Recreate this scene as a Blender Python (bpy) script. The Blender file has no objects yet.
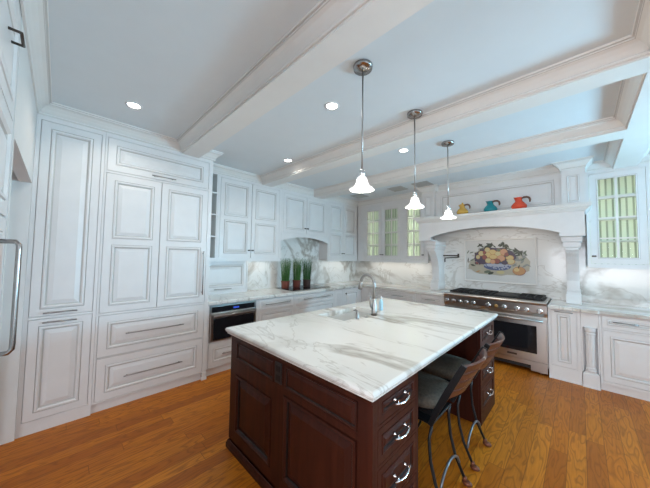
import bpy, math, random
from mathutils import Vector, Matrix
random.seed(7)
SC = bpy.context.scene
COL = SC.collection
PI = math.pi

# ------------------------------------------------------------------ camera
YAW, PITCH, ROLL, FPX = -0.7753, 0.0474, 0.0152, 260.67
_f = Vector((math.cos(PITCH)*math.sin(YAW), math.cos(PITCH)*math.cos(YAW), math.sin(PITCH)))
_r = Vector((math.cos(YAW), -math.sin(YAW), 0))
_u = _r.cross(_f)
_r2 = math.cos(ROLL)*_r + math.sin(ROLL)*_u
_u2 = -math.sin(ROLL)*_r + math.cos(ROLL)*_u
cam_d = bpy.data.cameras.new('camera')
cam = bpy.data.objects.new('camera', cam_d); COL.objects.link(cam)
cam.matrix_world = Matrix(((_r2.x, _u2.x, -_f.x, 0), (_r2.y, _u2.y, -_f.y, 0), (_r2.z, _u2.z, -_f.z, 1.5), (0, 0, 0, 1)))
cam_d.sensor_width = 36; cam_d.lens = FPX/650*36; cam_d.clip_start = 0.02
SC.camera = cam

# ------------------------------------------------------------------ world, large lights, exposure
w = bpy.data.worlds.new('world'); SC.world = w; w.use_nodes = True
bg = w.node_tree.nodes['Background']; bg.inputs[0].default_value = (0.84, 0.90, 0.98, 1); bg.inputs[1].default_value = 0.65

def area(name, loc, rot, sx, sy, power, col, spread=180):
    l = bpy.data.lights.new(name, 'AREA'); l.shape = 'RECTANGLE'; l.size = sx; l.size_y = sy
    l.energy = power; l.color = col; l.spread = math.radians(spread)
    o = bpy.data.objects.new(name, l); o.location = loc; o.rotation_euler = rot; COL.objects.link(o); return o
# daylight at the window in the right wall (points to -x), then added fill lamps behind the camera (points to +y) and on the right
def aim(d): return Vector(d).to_track_quat('-Z', 'Y').to_euler()
area('daylight_right_window', (2.50, 4.1, 1.40), aim((-1, -0.72, 0.42)), 1.0, 0.6, 98, (0.35, 0.74, 1.0), 125)
area('fill_behind_camera', (0.3, -3.3, 1.3), aim((-0.1, 1, -0.26)), 3.6, 1.4, 56, (0.86, 0.91, 1.0), 95)  # unseen fill lamp, added to brighten the room from behind the camera
area('fill_right_side', (2.50, 0.6, 1.2), aim((-1, 0, -0.1)), 2.6, 1.6, 13, (0.76, 0.86, 1.0), 110)  # unseen fill lamp, added to brighten the left cabinets from the right

vs = SC.view_settings
vs.view_transform = 'Standard'; vs.look = 'None'; vs.exposure = 0.09; vs.gamma = 1.0; vs.use_curve_mapping = False

# ------------------------------------------------------------------ materials
def new_mat(name, col=(0.8, 0.8, 0.8), rough=0.5, metal=0.0, spec=0.5, coat=0.0, emit=None, estr=0.0, trans=0.0, ior=1.45, alpha=1.0):
    m = bpy.data.materials.new(name); m.use_nodes = True
    b = m.node_tree.nodes['Principled BSDF']
    b.inputs['Base Color'].default_value = (*col, 1); b.inputs['Roughness'].default_value = rough
    b.inputs['Metallic'].default_value = metal; b.inputs['Specular IOR Level'].default_value = spec
    b.inputs['Coat Weight'].default_value = coat; b.inputs['IOR'].default_value = ior
    b.inputs['Transmission Weight'].default_value = trans; b.inputs['Alpha'].default_value = alpha
    if emit: b.inputs['Emission Color'].default_value = (*emit, 1); b.inputs['Emission Strength'].default_value = estr
    return m

class NT:
    def __init__(s, m): s.m = m; s.t = m.node_tree; s.b = s.t.nodes['Principled BSDF']
    def n(s, typ, **kw):
        nd = s.t.nodes.new(typ)
        for k, v in kw.items():
            if k.startswith('i_'):
                key = k[2:]; key = int(key) if key.isdigit() else key.replace('_', ' ')
                nd.inputs[key].default_value = v
            else: setattr(nd, k, v)
        return nd
    def l(s, a, b): s.t.links.new(a, b)
    def math(s, op, a, b=None, c=None):
        nd = s.t.nodes.new('ShaderNodeMath'); nd.operation = op
        for i, v in enumerate((a, b, c)):
            if v is None: continue
            if isinstance(v, (int, float)): nd.inputs[i].default_value = v
            else: s.l(v, nd.inputs[i])
        return nd.outputs[0]
    def mix(s, f, a, b):
        nd = s.t.nodes.new('ShaderNodeMix'); nd.data_type = 'RGBA'
        if isinstance(f, (int, float)): nd.inputs[0].default_value = f
        else: s.l(f, nd.inputs[0])
        for i, v in ((6, a), (7, b)):
            if isinstance(v, tuple): nd.inputs[i].default_value = (*v, 1)
            else: s.l(v, nd.inputs[i])
        return nd.outputs[2]
    def ramp(s, f, stops):
        nd = s.t.nodes.new('ShaderNodeValToRGB'); cr = nd.color_ramp
        while len(cr.elements) < len(stops): cr.elements.new(0.5)
        for e, (p, c) in zip(cr.elements, stops):
            e.position = p; e.color = (*c, 1) if isinstance(c, tuple) else (c, c, c, 1)
        s.l(f, nd.inputs[0]); return nd.outputs[0]

def paint(name, col, var=0.03, rough=0.35):
    m = new_mat(name, col, rough); t = NT(m)
    tc = t.n('ShaderNodeTexCoord'); ns = t.n('ShaderNodeTexNoise', i_Scale=7.0, i_Detail=4.0)
    t.l(tc.outputs['Object'], ns.inputs['Vector'])
    f = t.ramp(ns.outputs[0], [(0.35, 0.0), (0.65, 1.0)])
    t.l(t.mix(f, tuple(c*(1-var) for c in col), col), t.b.inputs['Base Color'])
    return m
M = {}
M['paint'] = paint('cabinet_paint', (0.81, 0.795, 0.79))
M['glaze'] = new_mat('cabinet_glaze', (0.60, 0.58, 0.56), 0.6)
M['ceil'] = paint('ceiling_paint', (0.735, 0.785, 0.815), 0.015, 0.75)
M['wall'] = paint('wall_paint', (0.78, 0.78, 0.77), 0.02, 0.7)
M['trim'] = paint('trim_paint', (0.80, 0.785, 0.76), 0.02, 0.4)
M['dark'] = new_mat('dark_void', (0.02, 0.02, 0.022), 0.6)
M['steel'] = new_mat('brushed_steel', (0.52, 0.50, 0.48), 0.28, 1.0)
M['nickel'] = new_mat('brushed_nickel', (0.40, 0.385, 0.375), 0.33, 1.0)
M['chrome'] = new_mat('chrome', (0.75, 0.75, 0.76), 0.12, 1.0)
M['satin'] = new_mat('satin_nickel', (0.36, 0.34, 0.33), 0.22, 1.0)
M['bronze'] = new_mat('dark_bronze', (0.10, 0.085, 0.075), 0.38, 0.9)
M['iron'] = new_mat('black_iron', (0.018, 0.018, 0.02), 0.38, 0.5)
M['castiron'] = new_mat('cast_iron', (0.015, 0.015, 0.016), 0.55)
M['blackglass'] = new_mat('black_glass', (0.012, 0.013, 0.016), 0.06, 0, 0.6)
M['glass'] = new_mat('cabinet_glass', (0.93, 1.0, 0.95), 0.03, 0, 0.5, trans=1.0, ior=1.03)
M['ceramic'] = new_mat('sink_ceramic', (0.70, 0.71, 0.70), 0.25)
M['plastic_black'] = new_mat('black_plastic', (0.02, 0.02, 0.022), 0.35)
M['yellow'] = new_mat('yellow_glaze', (0.72, 0.42, 0.07), 0.22, coat=0.4)
M['teal'] = new_mat('teal_glaze', (0.01, 0.27, 0.31), 0.22, coat=0.4)
M['orange'] = new_mat('orange_glaze', (0.78, 0.07, 0.02), 0.22, coat=0.4)
M['handlewood'] = new_mat('brown_handle', (0.16, 0.085, 0.06), 0.4)
M['copper'] = new_mat('rust_pot', (0.17, 0.045, 0.03), 0.4)
M['brownpot'] = new_mat('brown_pot', (0.075, 0.042, 0.035), 0.4)
M['grass1'] = new_mat('grass_green', (0.075, 0.20, 0.04), 0.6)
M['grass2'] = new_mat('grass_dark', (0.03, 0.10, 0.03), 0.6)
M['soil'] = new_mat('moss', (0.10, 0.07, 0.04), 0.9)
M['bluebottle'] = new_mat('pale_blue_plastic', (0.42, 0.66, 0.80), 0.3)
M['whiteplastic'] = new_mat('white_plastic', (0.8, 0.8, 0.8), 0.4)
M['displayblue'] = new_mat('display_blue', (0.02, 0.03, 0.2), 0.3, emit=(0.05, 0.15, 1.0), estr=0.5)
M['bulb'] = new_mat('lamp_bulb', (1, 1, 1), 0.3, emit=(1.0, 0.95, 0.88), estr=7)
M['down'] = new_mat('downlight_lens', (1, 1, 1), 0.3, emit=(1.0, 0.96, 0.9), estr=12)
M['offlens'] = new_mat('vent_grey', (0.48, 0.48, 0.46), 0.6)
M['ledstrip'] = new_mat('led_strip', (1, 1, 1), 0.4, emit=(1.0, 0.93, 0.80), estr=1.0)
M['foot'] = new_mat('copper_foot', (0.16, 0.055, 0.03), 0.4, 0.4)
M['stretch'] = new_mat('sheen_tinted_metal', (0.16, 0.175, 0.20), 0.35, 0.6)  # grey-blue shine of the stool stretchers, put into the base colour
M['sidewhite'] = new_mat('white_tag', (0.7, 0.7, 0.7), 0.5)

def marble(name, seed, scale=1.0, warm=1.0, rot=(0.5, 0.9, 0.6), base=(0.86, 0.845, 0.81)):
    m = new_mat(name, base, 0.14, coat=0.15); t = NT(m)
    tc = t.n('ShaderNodeTexCoord')
    mp = t.n('ShaderNodeMapping'); mp.inputs['Location'].default_value = (seed*3.1, seed*1.7, seed*2.3)
    mp.inputs['Rotation'].default_value = rot; mp.inputs['Scale'].default_value = (scale*0.55, scale*1.5, scale*1.1)
    t.l(tc.outputs['Object'], mp.inputs[0])
    def vein(sc, det, dist, w0, w1):
        ns = t.n('ShaderNodeTexNoise', i_Scale=sc, i_Detail=det, i_Distortion=dist); ns.inputs['Roughness'].default_value = 0.55
        t.l(mp.outputs[0], ns.inputs['Vector'])
        d = t.math('ABSOLUTE', t.math('SUBTRACT', ns.outputs[0], 0.5))
        return t.ramp(d, [(0.0, 1.0), (w0, 0.75), (w1, 0.0)])
    v1 = vein(0.75, 5, 0.8, 0.012, 0.042)
    v2 = vein(2.0, 5, 1.1, 0.004, 0.016)
    ms = t.n('ShaderNodeTexNoise', i_Scale=0.9, i_Detail=2.0); t.l(mp.outputs[0], ms.inputs['Vector'])
    mk = t.ramp(ms.outputs[0], [(0.36, 0.25), (0.55, 1.0)])
    v1m = t.math('MULTIPLY', v1, mk)
    cl = t.n('ShaderNodeTexNoise', i_Scale=1.6, i_Detail=5.0); t.l(mp.outputs[0], cl.inputs['Vector'])
    cloud = t.ramp(cl.outputs[0], [(0.40, 0.0), (0.75, 1.0)])
    c0 = t.mix(cloud, base, (base[0]*0.92, base[1]*0.915, base[2]*0.90))
    c1 = t.mix(t.math('MULTIPLY', v2, 0.45), c0, (0.40, 0.36, 0.31))
    c2 = t.mix(t.math('MULTIPLY', v1m, 0.85), c1, (0.36*warm, 0.32*warm, 0.27))
    t.l(c2, t.b.inputs['Base Color']); return m
M['marble'] = marble('island_marble', 2.6, 1.0, rot=(0.2, 0.1, 0.9))
M['marble2'] = marble('counter_marble', 4.0, 1.2, rot=(0.2, 0.1, 0.5), base=(0.78, 0.765, 0.73))
M['splash'] = marble('backsplash_marble', 7.3, 0.95, rot=(0.5, 0.75, 0.5), base=(0.84, 0.84, 0.825))

def wood(name, c0, c1, scale=1.0, axis=2, rough=0.35, coat=0.3):
    m = new_mat(name, c0, rough, coat=coat); t = NT(m)
    tc = t.n('ShaderNodeTexCoord'); mp = t.n('ShaderNodeMapping'); s = [14*scale]*3; s[axis] = 0.9*scale
    mp.inputs['Scale'].default_value = s; t.l(tc.outputs['Object'], mp.inputs[0])
    ns = t.n('ShaderNodeTexNoise', i_Scale=1.5, i_Detail=6.0, i_Distortion=0.6); t.l(mp.outputs[0], ns.inputs['Vector'])
    t.l(t.ramp(ns.outputs[0], [(0.3, c0), (0.7, c1)]), t.b.inputs['Base Color']); return m
M['cherry'] = wood('cherry_wood', (0.030, 0.0062, 0.0035), (0.060, 0.013, 0.0065), coat=0.0, rough=0.42)
M['cherry'].node_tree.nodes['Principled BSDF'].inputs['Specular IOR Level'].default_value = 0.25
M['cherryslat'] = wood('cherry_slat', (0.055, 0.015, 0.010), (0.10, 0.030, 0.018), axis=1)
M['cherryglaze'] = new_mat('cherry_groove', (0.008, 0.002, 0.0015), 0.5)

def fabric():
    m = new_mat('stool_fabric', (0.13, 0.115, 0.095), 0.85); t = NT(m)
    tc = t.n('ShaderNodeTexCoord'); ns = t.n('ShaderNodeTexNoise', i_Scale=60.0, i_Detail=3.0); t.l(tc.outputs['Object'], ns.inputs['Vector'])
    t.l(t.ramp(ns.outputs[0], [(0.3, (0.060, 0.050, 0.038)), (0.7, (0.10, 0.085, 0.066))]), t.b.inputs['Base Color']); return m
M['fabric'] = fabric()

def beadboard():
    m = new_mat('beadboard_green', (0.72, 0.77, 0.67), 0.5); return m
M['bead'] = beadboard()
M['beadgroove'] = new_mat('beadboard_groove', (0.40, 0.45, 0.37), 0.6)

def floor_mat():
    m = new_mat('oak_planks', (0.4, 0.17, 0.05), 0.27, spec=0.22, coat=0.0); t = NT(m); m_ = t.math
    m.node_tree.nodes['Principled BSDF'].inputs['Coat Roughness'].default_value = 0.15
    tc = t.n('ShaderNodeTexCoord'); sp = t.n('ShaderNodeSeparateXYZ'); t.l(tc.outputs['Object'], sp.inputs[0])
    W, Ln = 0.105, 1.15
    px = m_('DIVIDE', sp.outputs[0], W); ix = m_('FLOOR', px); fx = m_('FRACT', px)
    wn = t.n('ShaderNodeTexWhiteNoise', noise_dimensions='1D'); t.l(ix, wn.inputs['W'])
    py = m_('ADD', m_('DIVIDE', sp.outputs[1], Ln), m_('MULTIPLY', wn.outputs['Value'], 7.3)); iy = m_('FLOOR', py); fy = m_('FRACT', py)
    cb = t.n('ShaderNodeCombineXYZ'); t.l(ix, cb.inputs[0]); t.l(iy, cb.inputs[1])
    w2 = t.n('ShaderNodeTexWhiteNoise', noise_dimensions='2D'); t.l(cb.outputs[0], w2.inputs['Vector'])
    # grain: stretched warped rings, offset per plank
    off = m_('MULTIPLY', w2.outputs['Value'], 31.0)
    cg = t.n('ShaderNodeCombineXYZ'); t.l(m_('ADD', m_('MULTIPLY', sp.outputs[0], 9.0), off), cg.inputs[0]); t.l(m_('MULTIPLY', sp.outputs[1], 1.5), cg.inputs[1]); t.l(off, cg.inputs[2])
    n1 = t.n('ShaderNodeTexNoise', i_Scale=1.0, i_Detail=2.0, i_Distortion=0.3); t.l(cg.outputs[0], n1.inputs['Vector'])
    rings = m_('FRACT', m_('MULTIPLY', n1.outputs[0], 11.0))
    ring = t.ramp(rings, [(0.0, 0.0), (0.25, 1.0), (0.8, 0.7), (1.0, 0.0)])
    cf = t.n('ShaderNodeCombineXYZ'); t.l(m_('ADD', m_('MULTIPLY', sp.outputs[0], 130.0), off), cf.inputs[0]); t.l(m_('MULTIPLY', sp.outputs[1], 5.0), cf.inputs[1])
    n2 = t.n('ShaderNodeTexNoise', i_Scale=1.0, i_Detail=3.0); t.l(cf.outputs[0], n2.inputs['Vector'])
    base = t.ramp(w2.outputs['Value'], [(0.0, (0.42, 0.112, 0.009)), (0.5, (0.56, 0.165, 0.012)), (1.0, (0.70, 0.235, 0.020))])
    dk = t.mix(ring, (0.22, 0.056, 0.007), base)
    c = t.mix(0.62, base, dk)
    c = t.mix(m_('MULTIPLY', t.ramp(n2.outputs[0], [(0.45, 0.0), (0.7, 1.0)]), 0.25), c, (0.22, 0.07, 0.01))
    ex = m_('MINIMUM', fx, m_('SUBTRACT', 1.0, fx)); ey = m_('MULTIPLY', m_('MINIMUM', fy, m_('SUBTRACT', 1.0, fy)), Ln/W)
    seam = t.ramp(m_('MINIMUM', ex, ey), [(0.0, 1.0), (0.012, 1.0), (0.022, 0.0)])
    c = t.mix(m_('MULTIPLY', seam, 0.6), c, (0.07, 0.022, 0.008))
    t.l(c, t.b.inputs['Base Color'])
    t.l(t.ramp(n2.outputs[0], [(0.3, 0.30), (0.8, 0.42)]), t.b.inputs['Roughness'])
    return m
M['floor'] = floor_mat()

# ------------------------------------------------------------------ mesh builder
class MB:
    def __init__(s): s.v = []; s.f = []; s.m = []; s.sm = []
    def _add(s, vs, fs, mi=0, sm=False):
        o = len(s.v); s.v += [tuple(a) for a in vs]
        for f in fs: s.f.append(tuple(i+o for i in f)); s.m.append(mi); s.sm.append(sm)
        return s
    def box(s, x0, x1, y0, y1, z0, z1, mi=0, bev=0.0):
        if bev > 0:
            b = min(bev, (x1-x0)/2.01, (y1-y0)/2.01, (z1-z0)/2.01)
            L = []
            for (z, i) in ((z0, b), (z0+b, 0), (z1-b, 0), (z1, b)):
                L.append([(x0+i, y0+i+b*(i == 0), z), (x1-i, y0+i+b*(i == 0), z), (x1-i, y1-i-b*(i == 0), z), (x0+i, y1-i-b*(i == 0), z)] if False else
                         [(x0+i+b, y0+i, z), (x1-i-b, y0+i, z), (x1-i, y0+i+b, z), (x1-i, y1-i-b, z), (x1-i-b, y1-i, z), (x0+i+b, y1-i, z), (x0+i, y1-i-b, z), (x0+i, y0+i+b, z)])
            return s.loops(L, mi, True, True)
        vs = [(x0, y0, z0), (x1, y0, z0), (x1, y1, z0), (x0, y1, z0), (x0, y0, z1), (x1, y0, z1), (x1, y1, z1), (x0, y1, z1)]
        return s._add(vs, [(0, 3, 2, 1), (4, 5, 6, 7), (0, 1, 5, 4), (1, 2, 6, 5), (2, 3, 7, 6), (3, 0, 4, 7)], mi)
    def loops(s, L, mi=0, cap0=False, cap1=False, sm=False, closed=False, flip=False):
        n = len(L[0]); o = len(s.v); N = len(L)
        for l in L: s.v += [tuple(a) for a in l]
        mis = mi if isinstance(mi, (list, tuple)) else [mi]*N
        for k in range(N if closed else N-1):
            a, b = o+k*n, o+((k+1) % N)*n
            for i in range(n):
                j = (i+1) % n
                f = (a+i, a+j, b+j, b+i)
                s.f.append(f[::-1] if flip else f); s.m.append(mis[k]); s.sm.append(sm)
        if cap0: s.f.append(tuple(o+i for i in range(n)) if flip else tuple(o+i for i in range(n))[::-1]); s.m.append(mis[0]); s.sm.append(False)
        if cap1: 
            f = tuple(o+(N-1)*n+i for i in range(n)); s.f.append(f[::-1] if flip else f); s.m.append(mis[-1]); s.sm.append(False)
        return s
    def lathe(s, prof, c=(0, 0, 0), n=20, mi=0, axis='z', cap=True, sm=True):
        L = []
        for r, h in prof:
            l = []
            for i in range(n):
                a = 2*PI*i/n; x, y = r*math.cos(a), r*math.sin(a)
                p = (x, y, h) if axis == 'z' else ((h, x, y) if axis == 'x' else (y, h, x))
                l.append((c[0]+p[0], c[1]+p[1], c[2]+p[2]))
            L.append(l)
        return s.loops(L, mi, cap, cap, sm)
    def tube(s, pts, r, n=10, mi=0, sm=True, rx=None):
        pts = [Vector(p) for p in pts]; L = []
        rs = r if isinstance(r, (list, tuple)) else [r]*len(pts)
        up = None
        for i, p in enumerate(pts):
            t = (pts[min(i+1, len(pts)-1)]-pts[max(i-1, 0)]).normalized()
            if up is None:
                up = Vector((0, 0, 1)) if abs(t.z) < 0.9 else Vector((0, 1, 0))
            a = t.cross(up).normalized(); b = a.cross(t).normalized(); up = b
            k = rx if rx else 1.0
            L.append([p + a*rs[i]*k*math.cos(2*PI*j/n) + b*rs[i]*math.sin(2*PI*j/n) for j in range(n)])
        return s.loops(L, mi, True, True, sm, flip=False)
    def prism(s, poly, a0, a1, plane='xz', mi=0):
        # poly in plane, extruded along the remaining axis from a0 to a1
        def P(p, a): return {'xz': (p[0], a, p[1]), 'yz': (a, p[0], p[1]), 'xy': (p[0], p[1], a)}[plane]
        n = len(poly); vs = [P(p, a0) for p in poly]+[P(p, a1) for p in poly]
        fs = [tuple(range(n)), tuple(range(2*n-1, n-1, -1))]+[(i, n+i, n+(i+1) % n, (i+1) % n) for i in range(n)]
        return s._add(vs, fs, mi)
    def sphere(s, c, r, n=14, m=9, mi=0, sx=1, sy=1, sz=1):
        L = []
        for k in range(m+1):
            t = PI*k/m; t = min(max(t, 0.02), PI-0.02)
            L.append([(c[0]+sx*r*math.sin(t)*math.cos(2*PI*i/n), c[1]+sy*r*math.sin(t)*math.sin(2*PI*i/n), c[2]-sz*r*math.cos(t)) for i in range(n)])
        return s.loops(L, mi, True, True, True)
    def sweep(s, path, prof, closed=True, mi=0, left=True):
        # path: xy points; prof: (out, z); out is offset to the left of the walking direction
        n = len(path); P = [Vector(p) for p in path]; L = []
        sg = 1 if left else -1
        for i in range(n):
            if closed or 0 < i < n-1:
                d0 = (P[i]-P[i-1]).normalized(); d1 = (P[(i+1) % n]-P[i]).normalized()
            elif i == 0: d0 = d1 = (P[1]-P[0]).normalized()
            else: d0 = d1 = (P[-1]-P[-2]).normalized()
            n0 = Vector((-d0.y, d0.x))*sg; n1 = Vector((-d1.y, d1.x))*sg
            k = 1+n0.dot(n1); mt = (n0+n1)/k if k > 0.01 else n0
            L.append([(P[i].x+mt.x*o, P[i].y+mt.y*o, z) for o, z in prof])
        base_i = len(s.m); mis = mi if isinstance(mi, list) else None
        s.loops(L, 0 if mis else mi, not closed, not closed, closed=closed)
        if mis:
            for q in range(n if closed else n-1):
                for j in range(len(prof)): s.m[base_i+q*len(prof)+j] = mis[j]
        return s
    def build(s, name, mats, parent=None, bevel=0.0, seg=2, subsurf=0):
        me = bpy.data.meshes.new(name); me.from_pydata(s.v, [], s.f); me.update()
        if not isinstance(mats, (list, tuple)): mats = [mats]
        for mt in mats: me.materials.append(M[mt] if isinstance(mt, str) else mt)
        for p, mi, sm in zip(me.polygons, s.m, s.sm): p.material_index = min(mi, len(mats)-1); p.use_smooth = sm
        import bmesh
        bm = bmesh.new(); bm.from_mesh(me); bmesh.ops.recalc_face_normals(bm, faces=bm.faces); bm.to_mesh(me); bm.free()
        o = bpy.data.objects.new(name, me); COL.objects.link(o)
        if parent: o.parent = parent
        if bevel:
            b = o.modifiers.new('bevel', 'BEVEL'); b.width = bevel; b.segments = seg; b.limit_method = 'ANGLE'
        if subsurf:
            b = o.modifiers.new('sub', 'SUBSURF'); b.levels = b.render_levels = subsurf
        return o

def thing(name, label, cat, loc=(0, 0, 0), rz=0.0, group=None):
    o = bpy.data.objects.new(name, None); COL.objects.link(o); o.location = loc; o.rotation_euler = (0, 0, rz)
    o.empty_display_size = 0.1
    return tag(o, label, cat, group)
def tag(o, label, cat, group=None):
    o['label'] = label; o['category'] = cat
    if group: o['group'] = group
    return o
def struct(o): o['kind'] = 'structure'; return o
def copy_tree(o, parent=None):
    c = o.copy(); COL.objects.link(c)
    if parent: c.parent = parent
    for ch in list(o.children): copy_tree(ch, c)
    return c
def light(kind, name, loc, power, col, parent=None, **kw):
    l = bpy.data.lights.new(name, kind); l.energy = power; l.color = col
    for k, v in kw.items(): setattr(l, k, v)
    o = bpy.data.objects.new(name, l); COL.objects.link(o); o.location = loc
    if parent: o.parent = parent
    return o

# ================================================================== ROOM
XA, YB, XR, YS = -3.98, 5.15, 2.6, -3.5      # wall faces: left wall, range wall, right wall, wall behind camera
ZC, ZBM = 2.78, 2.66                          # ceiling and beam underside
XT, YC = -3.265, -0.18                        # face of the tall cabinets, face of the fridge wall
XU, YU = -3.72, 4.88                          # faces of the upper cabinets
XB, YBF = -3.30, 4.466                        # faces of the base cabinets

struct(MB().box(-5.2, XR+0.1, YS-0.1, YB+0.1, -0.1, 0).build('floor', 'floor'))
struct(MB().box(-5.2, XR+0.1, YS-0.1, YB+0.1, ZC, ZC+0.1).build('ceiling', 'ceil'))
struct(MB().box(XA-0.1, XA, -0.30, YB, 0, ZC).build('wall_left', 'wall'))
struct(MB().box(XA-0.1, XR+0.1, YB, YB+0.1, 0, ZC).build('wall_range', 'wall'))
# right wall with a window and a patio opening
wr = MB()
wr.box(XR, XR+0.1, YS, -0.8, 0, ZC); wr.box(XR, XR+0.1, -0.8, 2.0, 2.4, ZC); wr.box(XR, XR+0.1, 2.0, 3.3, 0, ZC)
wr.box(XR, XR+0.1, 3.3, 4.9, 0, 0.75); wr.box(XR, XR+0.1, 3.3, 4.9, 2.15, ZC); wr.box(XR, XR+0.1, 4.9, YB, 0, ZC)
struct(wr.build('wall_right', 'wall'))
def window(name, y0, y1, z0, z1, nm):
    f = MB(); 
    f.box(XR-0.02, XR+0.06, y0, y0+0.06, z0, z1); f.box(XR-0.02, XR+0.06, y1-0.06, y1, z0, z1)
    f.box(XR-0.02, XR+0.06, y0+0.06, y1-0.06, z0, z0+0.06); f.box(XR-0.02, XR+0.06, y0+0.06, y1-0.06, z1-0.06, z1)
    for k in range(1, nm): y = y0+(y1-y0)*k/nm; f.box(XR-0.01, XR+0.05, y-0.02, y+0.02, z0+0.06, z1-0.06)
    o = struct(f.build(name, 'trim'))
    MB().box(XR+0.015, XR+0.021, y0+0.06, y1-0.06, z0+0.06, z1-0.06).build('glass', 'glass', o)
window('window_1', 3.3, 4.9, 0.75, 2.15, 3)
window('window_2', -0.8, 2.0, 0.0, 2.4, 3)
wb = MB(); wb.box(-5.2, -1.4, YS-0.1, YS, 0, ZC); wb.box(-1.4, 2.4, YS-0.1, YS, 2.5, ZC); wb.box(2.4, XR, YS-0.1, YS, 0, ZC); wb.box(-1.4, 2.4, YS-0.1, YS, 0, 0.5)
struct(wb.build('wall_behind', 'wall'))
f = MB()
for x in (-1.4, -0.13, 1.14, 2.34): f.box(x, x+0.06, YS-0.06, YS+0.02, 0.5, 2.5)
f.box(-1.34, 2.34, YS-0.06, YS+0.02, 0.5, 0.56); f.box(-1.34, 2.34, YS-0.06, YS+0.02, 2.44, 2.5)
o = struct(f.build('window_3', 'trim')); MB().box(-1.34, 2.34, YS-0.03, YS-0.024, 0.56, 2.44).build('glass', 'glass', o)  # unseen window, put in for the fill from behind

# fridge wall: doorway between tall cabinets and fridge
DX0, DX1, DZ = -3.245, -2.02, 2.07
wc = MB(); wc.box(XA, DX0, YC-0.12, YC, 0, ZC); wc.box(DX0, DX1, YC-0.07, YC, DZ, ZC); wc.box(DX1, -1.97, YC-0.12, YC, 0, ZC)
wc.box(-0.80, -0.70, YC-0.62, YC-0.02, 0, ZC)
struct(wc.build('wall_doorway', 'wall'))
struct(MB().box(-3.30, -3.20, YS, YC-0.12, 0, ZC).build('wall_passage', 'wall'))
struct(MB().box(-2.0, -0.8, -0.92, -0.82, 0, ZC).build('wall_niche', 'wall'))

# beams, with a moulding run around every coffer
RBX0, RBX1 = 0.319, 0.52
BE = [(0.946, 1.134), (2.295, 2.482), (3.465, 3.70)]
k = 1
for (a, b), x0 in zip(BE, (XT, XU, XU)):
    struct(MB().box(x0, RBX0, a, b, ZBM, ZC).build('trim_%d' % k, 'trim')); k += 1
    struct(MB().box(RBX1, XR, a, b, ZBM, ZC).build('trim_%d' % k, 'trim')); k += 1
struct(MB().box(RBX0, RBX1, YC-0.2, YU, ZBM, ZC).build('trim_%d' % k, 'trim')); k += 1
struct(MB().box(-0.70, RBX0, YC-0.2, YC, ZBM, ZC).build('trim_%d' % k, 'trim')); k += 1
struct(MB().box(RBX1, XR, YC-0.2, YC, ZBM, ZC).build('trim_%d' % k, 'trim')); k += 1
H = 0.105
CR = [(0, -H), (0.010, -H), (0.014, -H+0.006), (0.014, -H+0.016), (0.010, -H+0.020), (0.018, -H+0.030), (0.030, -H+0.048), (0.050, -H+0.070),
      (0.068, -0.026), (0.072, -0.024), (0.072, -0.014), (0.082, -0.012), (0.085, -0.0005), (0, -0.0005)]
def coffer(path):
    global k
    prof = [(o+0.0005, ZC+z) for o, z in CR]
    struct(MB().sweep(path, prof, True, [1 if j in (3, 8, 10) else 0 for j in range(len(prof))]).build('trim_%d' % k, ['trim', 'glaze'])); k += 1
coffer([(XT, YC), (RBX0, YC), (RBX0, BE[0][0]), (XT, BE[0][0])])
YT2 = 1.312
coffer([(XT, BE[0][1]), (RBX0, BE[0][1]), (RBX0, BE[1][0]), (XU, BE[1][0]), (XU, YT2), (XT, YT2)])
coffer([(XU, BE[1][1]), (RBX0, BE[1][1]), (RBX0, BE[2][0]), (XU, BE[2][0])])
HX0, HX1, YP, YPN = -2.05, 0.065, 4.60, 4.70     # hood cabinet: pilaster front and recessed centre front
coffer([(XU, BE[2][1]), (RBX0, BE[2][1]), (RBX0, YU), (HX1, YU), (HX1, YP), (HX1-0.225, YP), (HX1-0.225, YPN), (HX0+0.225, YPN), (HX0+0.225, YP), (HX0, YP), (HX0, YU), (XU, YU)])
coffer([(RBX1, YC), (XR, YC), (XR, BE[0][0]), (RBX1, BE[0][0])])
coffer([(RBX1, BE[0][1]), (XR, BE[0][1]), (XR, BE[1][0]), (RBX1, BE[1][0])])
coffer([(RBX1, BE[1][1]), (XR, BE[1][1]), (XR, BE[2][0]), (RBX1, BE[2][0])])
coffer([(RBX1, BE[2][1]), (XR, BE[2][1]), (XR, YU), (RBX1, YU)])
for i, (x0, x1, y0, y1) in enumerate([(XR-0.015, XR-0.0005, 2.0, 3.3), (-5.0, -3.32, YS+0.0005, YS+0.015)]):
    struct(MB().box(x0, x1, y0, y1, 0, 0.12).build('baseboard_%s' % ('right', 'behind')[i], 'trim'))

# ================================================================== CABINET KIT  (local: x along the face, -y out of the face, z up)
def bar_handle(parent, x0, x1, z, y=0.0, r=0.006, out=0.032, vertical=False, mat='nickel', name='handle'):
    m = MB()
    if vertical:      # x0 = x, x1 unused; z = (z0, z1)
        za, zb = z; m.tube([(x0, y-out, za-0.02), (x0, y-out, zb+0.02)], r, 8)
        for zz in (za+0.01, zb-0.01): m.tube([(x0, y, zz), (x0, y-out, zz)], r*0.8, 8)
    else:
        m.tube([(x0-0.02, y-out, z), (x1+0.02, y-out, z)], r, 8)
        for xx in (x0+0.01, x1-0.01): m.tube([(xx, y, z), (xx, y-out, z)], r*0.8, 8)
    return m.build(name, mat, parent)
def knob(parent, x, z, y=0.0, mat='bronze'):
    return MB().lathe([(0.006, 0), (0.006, -0.012), (0.015, -0.016), (0.016, -0.024), (0.009, -0.030)], (x, y, z), 12, axis='y').build('knob', mat, parent)
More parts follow.
